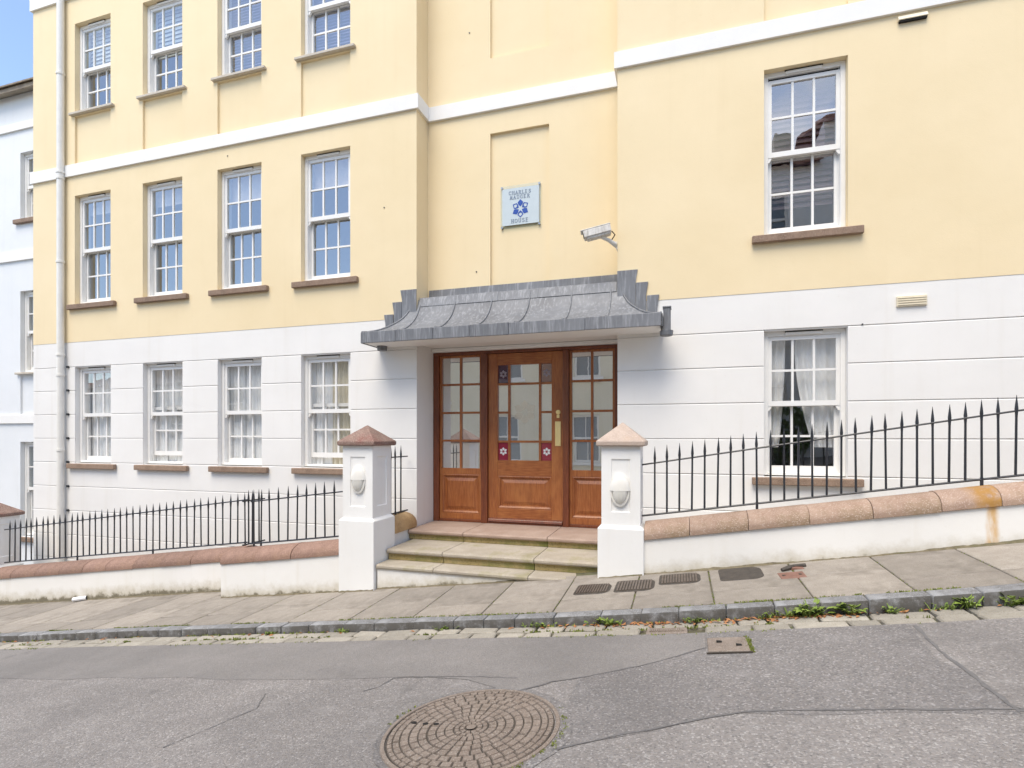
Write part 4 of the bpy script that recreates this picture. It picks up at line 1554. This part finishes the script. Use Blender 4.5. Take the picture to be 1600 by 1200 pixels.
railing('three bar black railing between the left gate pier and the house wall', [(-3.07, 5.37), (-3.07, 5.475), (-3.07, 5.60)], .768, top_t, bot_t, [1], lambda y: -.90, axis='y', ext=(.12, .16))

# ------------------------------------------------------------------ neighbouring blue house
blue = thing('neighbour_house', 'pale blue rendered neighbouring house with white string courses at the left edge', 'house', (-12.5, 6.5, -2.5))
YB = 6.5
BX = -10.58
ops = [(BX - .36, BX + .36, 3.77, 4.93, .2, False), (BX - .36, BX + .36, 1.12, 2.53, .2, False), (BX - .36, BX + .36, -1.72, -.08, .2, False), (BX - .36, BX + .36, .40, 1.07, .03, True)]
for o_ in ((-12.6, 3.77, 4.93), (-12.6, 1.12, 2.53), (-12.6, -1.72, -.08)):
    ops.append((o_[0] - .36, o_[0] + .36, o_[1], o_[2], .2, False))
obj('wall', facade(MB(), -18, -9.48, -3.4, 5.95, YB, ops), M['bluewall'], blue, fix=False)
obj('string_course', MB().box(-18, -9.48, YB - .03, YB + .01, 5.32, 5.45), M['bandwhite'], blue)
obj('string_course', MB().box(-18, -9.48, YB - .03, YB + .01, 3.06, 3.22), M['bandwhite'], blue)
obj('string_course', MB().box(-18, -9.48, YB - .03, YB + .01, .24, .385), M['bandwhite'], blue)
for xx in (BX, -12.6):
    sash_window(blue, xx, 3.77, 4.93, YB, 'brown')
    sash_window(blue, xx, 1.12, 2.53, YB, 'pale')
    sash_window(blue, xx, -1.72, -.08, YB, 'brown')
obj('rear_wall', MB().box(-18, -9.5, 8, 8.1, -3.4, 5.9), M['room'], blue)
rf = obj('roof', MB().hexa([(-18, YB - .16, 5.90), (-9.48, YB - .16, 5.90), (-9.48, 11, 8.0), (-18, 11, 8.0), (-18, YB - .16, 5.97), (-9.48, YB - .16, 5.97), (-9.48, 11, 8.08), (-18, 11, 8.08)]), M['slate'], blue)
for k in range(40):
    a = -17.9 + k * .21
    obj('roof_tile', MB().hexa([(a, YB - .20, 5.975), (a + .2, YB - .20, 5.975), (a + .2, YB + .2, 6.15), (a, YB + .2, 6.15), (a, YB - .20, 6.0), (a + .2, YB - .20, 6.0), (a + .2, YB + .2, 6.17), (a, YB + .2, 6.17)]), M['slate'], rf)

# ------------------------------------------------------------------ houses across the street, behind the camera (seen in the glass)
def far_house(x0, x1, storeys, m, label, roofm):
    h = thing('terraced_house', label, 'house', ((x0 + x1) / 2, -5.2, gz(x0)), 'terraced houses across the street')
    Y = -5.2
    zb = gz((x0 + x1) / 2) + .1
    zt = zb + 2.75 * storeys + .35
    w = x1 - x0
    nw = max(1, int(w / 2.2))
    frames, panes, sills = [], [], []
    ops = []
    for s in range(storeys):
        for k in range(nw):
            c = x0 + w * (k + .5) / nw
            ops.append((c - .45, c + .45, zb + 2.75 * s + .85, zb + 2.75 * s + 2.35))
    wall = MB()
    xs_ = sorted({x0, x1, *[v for o in ops for v in o[:2]]})
    zs_ = sorted({zb - 1.5, zt, *[v for o in ops for v in o[2:]]})
    for a, b in zip(xs_, xs_[1:]):
        for c, d_ in zip(zs_, zs_[1:]):
            if not any(o[0] < (a + b) / 2 < o[1] and o[2] < (c + d_) / 2 < o[3] for o in ops):
                wall.box(a, b, Y - .2, Y, c, d_)
    wall.box(x0, x1, Y - 7, Y - 6.8, zb - 1.5, zt)
    wall.box(x0, x0 + .15, Y - 6.8, Y - .2, zb - 1.5, zt)
    wall.box(x1 - .15, x1, Y - 6.8, Y - .2, zb - 1.5, zt)
    obj('wall', wall, m, h)
    for a, b, c, d_ in ops:
        f = MB()
        f.box(a, a + .07, Y - .15, Y - .08, c, d_).box(b - .07, b, Y - .15, Y - .08, c, d_)
        f.box(a + .07, b - .07, Y - .15, Y - .08, c, c + .07).box(a + .07, b - .07, Y - .15, Y - .08, d_ - .07, d_)
        f.box(a + .07, b - .07, Y - .14, Y - .07, (c + d_) / 2 - .03, (c + d_) / 2 + .03)
        f.box((a + b) / 2 - .012, (a + b) / 2 + .012, Y - .13, Y - .09, c + .07, d_ - .07)
        wdw = obj('window', f, M['frame'], h)
        obj('pane', MB().box(a + .07, b - .07, Y - .122, Y - .118, c + .07, d_ - .07), M['dull'], wdw)
        obj('sill', MB().box(a - .1, b + .1, Y - .14, Y + .08, c - .1, c), M['frame'], wdw)
    rt = zt + 1.5
    obj('roof', MB().hexa([(x0, Y + .3, zt - .05), (x1, Y + .3, zt - .05), (x1, Y - 3.6, rt), (x0, Y - 3.6, rt), (x0, Y + .3, zt + .05), (x1, Y + .3, zt + .05), (x1, Y - 3.6, rt + .1), (x0, Y - 3.6, rt + .1)])
        .hexa([(x0, Y - 3.6, rt), (x1, Y - 3.6, rt), (x1, Y - 7.2, zt), (x0, Y - 7.2, zt), (x0, Y - 3.6, rt + .1), (x1, Y - 3.6, rt + .1), (x1, Y - 7.2, zt + .1), (x0, Y - 7.2, zt + .1)]), M[roofm], h)
    ch = MB().box(x1 - .8, x1 - .2, Y - 4, Y - 3.2, rt - .4, rt + 1.1)
    obj('chimney', ch, M['cream_h'], h)
    return h


M['dull'] = plain('dull_window', (.20, .23, .26), .12)
far = [(-44, -37, 2, 'white_h', 'white terraced house at the far downhill end across the street', 'slate'),
       (-37, -31, 2, 'cream_h', 'cream terraced house second from the downhill end across the street', 'tile'),
       (-31, -24.5, 2, 'white_h', 'white terraced house third from the downhill end across the street', 'tile'),
       (-24.5, -18, 2, 'white_h', 'white terraced house with slate roof across the street from the blue house', 'slate'),
       (-18, -12, 2, 'white_h', 'white terraced house with red tiles across the street from the long railing', 'tile'),
       (-12, -7, 2, 'cream_h', 'cream terraced house with slate roof across the street from the ground floor windows', 'slate'),
       (-7, -1.6, 3, 'cream_h', 'tall cream terraced house across the street from the entrance door', 'slate'),
       (-1.6, 3.8, 3, 'white_h', 'white terraced house with red tiles across the street uphill of the entrance', 'tile'),
       (3.8, 10, 3, 'white_h', 'white terraced house farthest uphill across the street', 'tile')]
for x0, x1, s, m, lab, rm in far:
    far_house(x0, x1, s, M[m], lab, rm)
# a clipped bush across the street, glimpsed in the glass
for bx, by, bz, br, lab in ((-14.5, -4.4, gz(-14.5) + .1, .9, 'rounded green bush by the white house across the street'), (2.6, -4.5, gz(2.6) + .1, .8, 'rounded green bush uphill across the street')):
    mb = MB()
    random.seed(int(bx * 10))
    for k in range(900):
        dv = Vector((random.gauss(0, 1), random.gauss(0, 1), random.gauss(0, 1))).normalized() * br * random.uniform(.75, 1.05)
        p = Vector((bx, by, bz + br * .9)) + Vector((dv.x, dv.y * .7, dv.z))
        a = Vector((random.gauss(0, 1), random.gauss(0, 1), random.gauss(0, 1))).normalized() * .09
        b = a.cross(Vector((random.gauss(0, 1), random.gauss(0, 1), random.gauss(0, 1)))).normalized() * .05
        mb.quad(p - a, p - b, p + a, p + b)
    bush = thing('bush', lab, 'bush', (bx, by, bz))
    obj('foliage', mb, M['hedge'], bush, fix=False)
    obj('stem', MB().tube([(bx, by, bz - .1), (bx, by, bz + br)], [.05, .02], 6), M['bed'], bush)

# ------------------------------------------------------------------ manhole and small covers
def slope_frame(x, y, f):
    e = .05
    dx = (f(x + e, y) - f(x - e, y)) / (2 * e)
    dy = (f(x, y + e) - f(x, y - e)) / (2 * e)
    return lambda u, v_, w_=0.0: (x + u, y + v_, f(x, y) + dx * u + dy * v_ + w_)


mx_, my_, mr_ = -.912, 2.318, .386
S_ = slope_frame(mx_, my_, road)
man = thing('manhole_cover', 'large round rusty brown cast manhole cover with brick pattern in the road', 'manhole cover', S_(0, 0))
n = 72


def ring_mesh(levels):
    mb = MB()
    for r_, z_ in levels:
        mb.v += [S_(r_ * math.cos(2 * math.pi * k / n), r_ * math.sin(2 * math.pi * k / n), z_) for k in range(n)]
    for j in range(len(levels) - 1):
        for k in range(n):
            a, b = j * n + k, j * n + (k + 1) % n
            mb.f.append((a, b, b + n, a + n))
    return mb


obj('frame', ring_mesh([(mr_ + .022, .0), (mr_ + .018, .010), (mr_ + .002, .011), (mr_, .006), (mr_, .0015)]), M['cast'], man)
pl = ring_mesh([(mr_ - .004, .0015), (mr_ - .006, .0055), (mr_ - .010, .0055), (.001, .0055)])
obj('plate', pl, M['castdark'], man)
blocks = MB()
random.seed(21)
radii = [(.030, .052, 10), (.056, .076, 14), (.083, .118, 22), (.123, .156, 24), (.161, .196, 26), (.204, .238, 28), (.243, .278, 32), (.283, .318, 36), (.323, .350, 40), (.354, .376, 60)]
for i, (r0, r1, c_) in enumerate(radii):
    off = .5 * (i % 2) + random.random() * .2
    for k in range(c_):
        a0 = 2 * math.pi * (k + off + .07) / c_
        a1 = 2 * math.pi * (k + off + .93) / c_
        zt = .0108 + random.uniform(-.0015, .0012)
        m_ = 3
        lo, hi = [], []
        s = .0018
        for j in range(m_ + 1):
            a = a0 + (a1 - a0) * j / m_
            lo.append((r0, a)); hi.append((r1, a))
        outer = lo + hi[::-1]
        cen = (a0 + a1) / 2
        base = [S_(r_ * math.cos(a), r_ * math.sin(a), .0055) for r_, a in outer]
        top = []
        for r_, a in outer:
            rr = r_ + s if r_ == r0 else r_ - s
            aa = a + (cen - a) * .10
            top.append(S_(rr * math.cos(aa), rr * math.sin(aa), zt))
        q = len(outer)
        blocks.add(base + top, [tuple(range(q, 2 * q))] + [(j, (j + 1) % q, q + (j + 1) % q, q + j) for j in range(q)])
blocks.add([S_(.022 * math.cos(2 * math.pi * k / 12), .022 * math.sin(2 * math.pi * k / 12), .012) for k in range(12)], [tuple(range(12))])
obj('raised_blocks', blocks, M['cast'], man, fix=False)
for u, v_ in ((-.30, .02), (-.235, .012), (-.18, .012)):
    obj('lifting_hole', MB().add([S_(u + .015 * math.cos(2 * math.pi * k / 12), v_ + .010 * math.sin(2 * math.pi * k / 12), .0145) for k in range(12)], [tuple(range(12))]), M['dark'], man)

# oblong drain gratings and boxes let into the pavement
def cover_quad(name, label, cat, pts, f, m, lift=.004, ribs=0, group=None):
    cx = sum(p[0] for p in pts) / len(pts)
    cy = sum(p[1] for p in pts) / len(pts)
    t = thing(name, label, cat, (cx, cy, f(cx, cy)), group)
    mb = MB()
    q = len(pts)
    mb.v = [(x_, y_, f(x_, y_) - .02) for x_, y_ in pts] + [(x_, y_, f(x_, y_) + lift) for x_, y_ in pts]
    mb.f = [tuple(range(q, 2 * q))] + [(j, (j + 1) % q, q + (j + 1) % q, q + j) for j in range(q)]
    obj('plate', mb, M[m], t, bevel=.003)
    if ribs:
        x0, x1 = min(p[0] for p in pts) + .02, max(p[0] for p in pts) - .02
        y0, y1 = min(p[1] for p in pts) + .03, max(p[1] for p in pts) - .03
        rb = MB()
        for k in range(ribs):
            a = x0 + (x1 - x0) * (k + .1) / ribs
            b = x0 + (x1 - x0) * (k + .7) / ribs
            rb.hexa([(a, y0, f(a, y0) + lift - .001), (b, y0, f(b, y0) + lift - .001), (b, y1, f(b, y1) + lift - .001), (a, y1, f(a, y1) + lift - .001),
                     (a, y0, f(a, y0) + lift + .007), (b, y0, f(b, y0) + lift + .007), (b, y1, f(b, y1) + lift + .007), (a, y1, f(a, y1) + lift + .007)])
        obj('ribs', rb, M['castrib'] if m == 'castdark' else M[m], t)
    return t


def oval(x0, x1, y0, y1, r=.09):
    pts = []
    for cx, cy, a0 in ((x1 - r, y0 + r, -90), (x1 - r, y1 - r, 0), (x0 + r * .4, y1 - r * .4, 90), (x0 + r * .4, y0 + r * .4, 180)):
        rr = r if cx > (x0 + x1) / 2 else r * .4
        for k in range(5):
            a = R(a0 + 90 * k / 4)
            pts.append((cx + rr * math.cos(a), cy + rr * math.sin(a)))
    return pts


GG = 'dark oblong covers let into the pavement'
cover_quad('pavement_cover', 'dark ribbed oblong cover in the pavement below the right gate pier, lowest on the slope', 'drain cover', oval(-.825, -.535, 4.305, 4.585), pave, 'castdark', ribs=12, group=GG)
cover_quad('pavement_cover', 'dark ribbed oblong cover adjoining the lowest one below the right gate pier', 'drain cover', oval(-.505, -.192, 4.315, 4.63), pave, 'castdark', ribs=12, group=GG)
cover_quad('pavement_cover', 'dark ribbed oblong cover just uphill of the right gate pier foot', 'drain cover', oval(-.165, .155, 4.44, 4.735), pave, 'castdark', ribs=13, group=GG)
cover_quad('pavement_cover', 'smooth dark oblong cover highest on the slope beside the small red plate', 'drain cover', oval(.295, .61, 4.43, 4.77), pave, 'castdark', group=GG)
rp = cover_quad('service_plate', 'small rusty red rectangular plate in the pavement uphill of the dark covers', 'service cover', [(.706, 4.373), (.878, 4.373), (.874, 4.53), (.702, 4.53)], pave, 'rustplate')
for u in (.735, .845):
    obj('bolt', MB().tube([(u, 4.45, pave(u, 4.45) + .002), (u, 4.45, pave(u, 4.45) + .008)], .012, 8), M['castdark'], rp)
bw = thing('broken_bracket', 'rusty broken metal stub in the pavement above the small red plate', 'metal stub', (.84, 4.62, pave(.84, 4.62)))
obj('stub', MB().tube([(.74, 4.57, pave(.74, 4.57) + .012), (.80, 4.60, pave(.8, 4.6) + .02), (.84, 4.64, pave(.84, 4.64) + .018), (.92, 4.66, pave(.92, 4.66) + .01)], [.014, .018, .012, .016], 7), M['castdark'], bw)
obj('lug', MB().box(.80, .90, 4.59, 4.65, pave(.85, 4.62) - .01, pave(.85, 4.62) + .014), M['rustplate'], bw, bevel=.004)
gf = lambda x_, y_: gut(x_, y_) + .006
cover_quad('gully_plate', 'flat brown iron plate set among the gutter setts below the pavement covers', 'drain cover', [(-.209, 3.555), (.045, 3.555), (.042, 3.665), (-.207, 3.665)], gf, 'cast', ribs=16)
vf = lambda x_, y_: road(x_, y_) + .004
vc = cover_quad('valve_cover', 'small rectangular brown iron cover at the road edge beside the gutter', 'service cover', [(.150, 3.215), (.366, 3.20), (.362, 3.425), (.152, 3.43)], vf, 'cast', lift=.008)
obj('rim', MB().hexa([(.14, 3.19, vf(.14, 3.19)), (.376, 3.19, vf(.376, 3.19)), (.376, 3.215, vf(.376, 3.215)), (.14, 3.215, vf(.14, 3.215))] + [(.14, 3.19, vf(.14, 3.19) + .007), (.376, 3.19, vf(.376, 3.19) + .007), (.376, 3.198, vf(.376, 3.2) + .007), (.14, 3.198, vf(.14, 3.2) + .007)]), M['castdark'], vc)
for u in (.20, .30):
    obj('lifting_slot', MB().box(u, u + .03, 3.28 + (.06 if u < .25 else 0), 3.30 + (.06 if u < .25 else 0), vf(u, 3.3) + .008, vf(u + .03, 3.3) + .0115), M['dark'], vc)

# silt and moss collected where the pavement meets the walls
random.seed(77)
gr = MB()


def silt(x0, x1, y):
    n_ = int((x1 - x0) / .035)
    pv = None
    for k in range(n_ + 1):
        x_ = x0 + (x1 - x0) * k / n_
        hgt = .006 + .007 * max(0, math.sin(x_ * 3.7) + .6 * math.sin(x_ * 11)) + random.uniform(0, .009)
        wid = .010 + .018 * max(0, math.sin(x_ * 2.9 + 1)) + random.uniform(0, .014)
        z_ = pave(x_, y)
        cur = [(x_, y - wid, z_ - .004), (x_, y - wid * .35, z_ + hgt * .35), (x_, y + .002, z_ + hgt)]
        if pv:
            gr.add(pv + cur, [(0, 3, 4, 1), (1, 4, 5, 2)])
        pv = cur


silt(-.30, 5.5, 4.80)
silt(-.68, -.31, 4.77)
silt(-3.32, -2.92, 4.77)
silt(-2.90, -1.45, 4.812)
silt(-4.84, -3.33, 4.79)
silt(-11.5, -4.86, 5.08)
struct(obj('silt', gr, M['silt'], fix=False), 'stuff')

# litter
pp = MB()
pp.tube([(-7.46, 5.02, pave(-7.46, 5.02) + .03), (-7.30, 5.08, pave(-7.3, 5.08) + .03)], .028, 10, cap=False)
tag(obj('paper_litter', pp, M['paper']), 'rolled scrap of white paper lying on the pavement by the downhill wall', 'litter')

# ------------------------------------------------------------------ weeds, moss, fallen leaves
def weed(x_, y_, z_, h, nb, spread, broad, label, seed):
    random.seed(seed)
    t = thing('weed', label, 'weed', (x_, y_, z_), 'weeds growing along the kerb foot')
    for name, cnt, wd in (('blades', nb, .006), ('leaves', broad, .02)):
        if not cnt:
            continue
        mb = MB()
        for k in range(cnt):
            a = random.uniform(0, 2 * math.pi)
            l = h * random.uniform(.55, 1.35)
            o_ = Vector((random.gauss(0, spread * .35), random.gauss(0, .012), 0))
            d_ = Vector((math.cos(a) * 1.1, math.sin(a) * .6 - .15, random.uniform(.55, 1.5))).normalized()
            side = d_.cross(Vector((0, 0, 1))).normalized()
            w_ = wd * random.uniform(.6, 1.3)
            p0 = Vector((x_, y_, z_)) + o_
            p0.z += gz(p0.x) - gz(x_)
            p1 = p0 + d_ * l * .5
            p2 = p0 + d_ * l * .85 + Vector((0, 0, -l * .10))
            p3 = p0 + d_ * l + Vector((0, 0, -l * .28))
            if name == 'blades':
                mb.add([p0 - side * w_ * .6, p0 + side * w_ * .6, p1 + side * w_, p1 - side * w_, p2 + side * w_ * .6, p2 - side * w_ * .6, p3],
                       [(0, 1, 2, 3), (3, 2, 4, 5), (5, 4, 6)])
            else:
                st = side * .0015
                up = side.cross(d_) * .004
                mb.add([p0 - st, p0 + st, p1 + st, p1 - st, p1 + side * w_ * .9 + d_ * l * .12, p2 + side * w_ * .8, p3, p2 - side * w_ * .8, p1 - side * w_ * .9 + d_ * l * .12, p2 - up],
                       [(0, 1, 2, 3), (2, 4, 9), (4, 5, 9), (5, 6, 9), (6, 7, 9), (7, 8, 9), (8, 3, 9), (3, 2, 9)])
        struct(obj(name, mb, M['leafgreen'], t, fix=False), 'stuff')
    return t


kf = lambda x_: gut(x_, 3.79)
for x_, h, nb, sp, br, lab in (
        (.66, .075, 60, .26, 6, 'sprawling grassy weed at the kerb foot below the small red plate'),
        (.775, .12, 26, .06, 26, 'tallest leafy weed at the kerb foot, on the uphill end of the grassy sprawl'),
        (1.00, .095, 6, .05, 30, 'bright broad leaved weed at the kerb foot below the right end of the window sill'),
        (1.22, .06, 14, .05, 8, 'small yellowing weed at a kerb joint uphill of the broad leaved weed'),
        (1.47, .06, 26, .12, 0, 'thin low grass tuft at the kerb foot left of the two uphill weeds'),
        (1.60, .09, 22, .05, 16, 'upright weed at a kerb joint left of the last uphill weed'),
        (1.84, .08, 30, .16, 26, 'wide leafy weed at the kerb foot nearest the uphill edge of view'),
        (.10, .05, 12, .06, 20, 'low leafy weed at the kerb foot above the flat iron plate in the gutter'),
        (-.47, .075, 26, .09, 12, 'grassy weed at the kerb foot in front of the right gate pier'),
        (-.96, .055, 24, .12, 8, 'low grassy weed at the kerb foot in front of the middle of the steps'),
        (-1.72, .045, 22, .10, 4, 'low weed at the kerb foot in front of the left part of the steps'),
        (-2.60, .045, 18, .07, 6, 'low weed at the kerb foot in front of the left gate pier'),
        (-3.30, .055, 10, .03, 18, 'round leafy weed at the kerb foot downhill of the left gate pier')):
    weed(x_, 3.785, kf(x_), h, nb, sp, br, lab, int(x_ * 100) + 500)

random.seed(31)
mo = MB()


def tuft(x_, y_, z_, r_, h_):
    for k in range(5):
        a = random.uniform(0, 6.28)
        dx_, dy_ = r_ * math.cos(a), r_ * math.sin(a)
        ex, ey = random.uniform(-r_, r_), random.uniform(-r_ * .6, r_ * .6)
        mo.add([(x_ + ex - dx_ * .5, y_ + ey - dy_ * .5, z_), (x_ + ex + dx_ * .5, y_ + ey + dy_ * .5, z_), (x_ + ex + dx_ * .3, y_ + ey + random.uniform(-r_, r_) * .5, z_ + h_ * random.uniform(.5, 1.2))], [(0, 1, 2)])


for k in range(800):
    x_ = random.uniform(-9, 4)
    if math.sin(x_ * 2.3) + math.sin(x_ * 5.1 + 1) < -.3:
        continue
    tuft(x_, 3.922 + random.gauss(0, .004), pave(x_, 3.92) - .006, .012, .014)
for k in range(900):
    x_ = random.uniform(-9, 4)
    if math.sin(x_ * 1.9 + 2) + math.sin(x_ * 6.1) < -.1:
        continue
    tuft(x_, random.choice((3.797, 3.673, 3.546)) + random.gauss(0, .009), gut(x_, 3.67) - .003, .017, .020)
for jx_ in joints:
    for k in range(14):
        y_ = random.uniform(3.93, 4.75)
        tuft(jx_ + random.gauss(0, .002), y_, pave(jx_, y_) - .008, .006, .011)
for a0, rr, n_ in ((0.22, .425, 10), (-.05, .43, 8), (-.35, .42, 9), (-.75, .42, 8), (2.85, .425, 7)):
    for k in range(n_):
        a = a0 + random.gauss(0, .13)
        p = S_(rr * math.cos(a) + random.gauss(0, .006), rr * math.sin(a) + random.gauss(0, .006), .003)
        tuft(p[0], p[1], p[2], .010, .010)
for k in range(60):
    tuft(.372 + random.gauss(0, .006), random.uniform(3.20, 3.44), road(.37, 3.3) + .004, .009, .011)
struct(obj('moss', mo, M['moss'], fix=False), 'stuff')
lf = MB()
for k in range(230):
    x_ = random.choice((random.uniform(-1.2, 1.3), random.gauss(-.1, .35), random.gauss(.75, .25), random.uniform(-8, 3)))
    y_ = 3.79 - abs(random.gauss(0, .035))
    a = random.uniform(0, 6.28)
    l, w_ = random.uniform(.012, .028), random.uniform(.006, .012)
    c0_ = Vector((x_, y_, gut(x_, y_) + .009))
    u = Vector((math.cos(a), math.sin(a), random.uniform(-.2, .5))) * l
    v2 = Vector((-math.sin(a), math.cos(a), random.uniform(-.3, .5))) * w_
    lf.add([c0_ - u, c0_ - v2 + Vector((0, 0, .004)), c0_ + u, c0_ + v2 + Vector((0, 0, .003))], [(0, 1, 2, 3)])
struct(obj('leaf_litter', lf, M['litter'], fix=False), 'stuff')
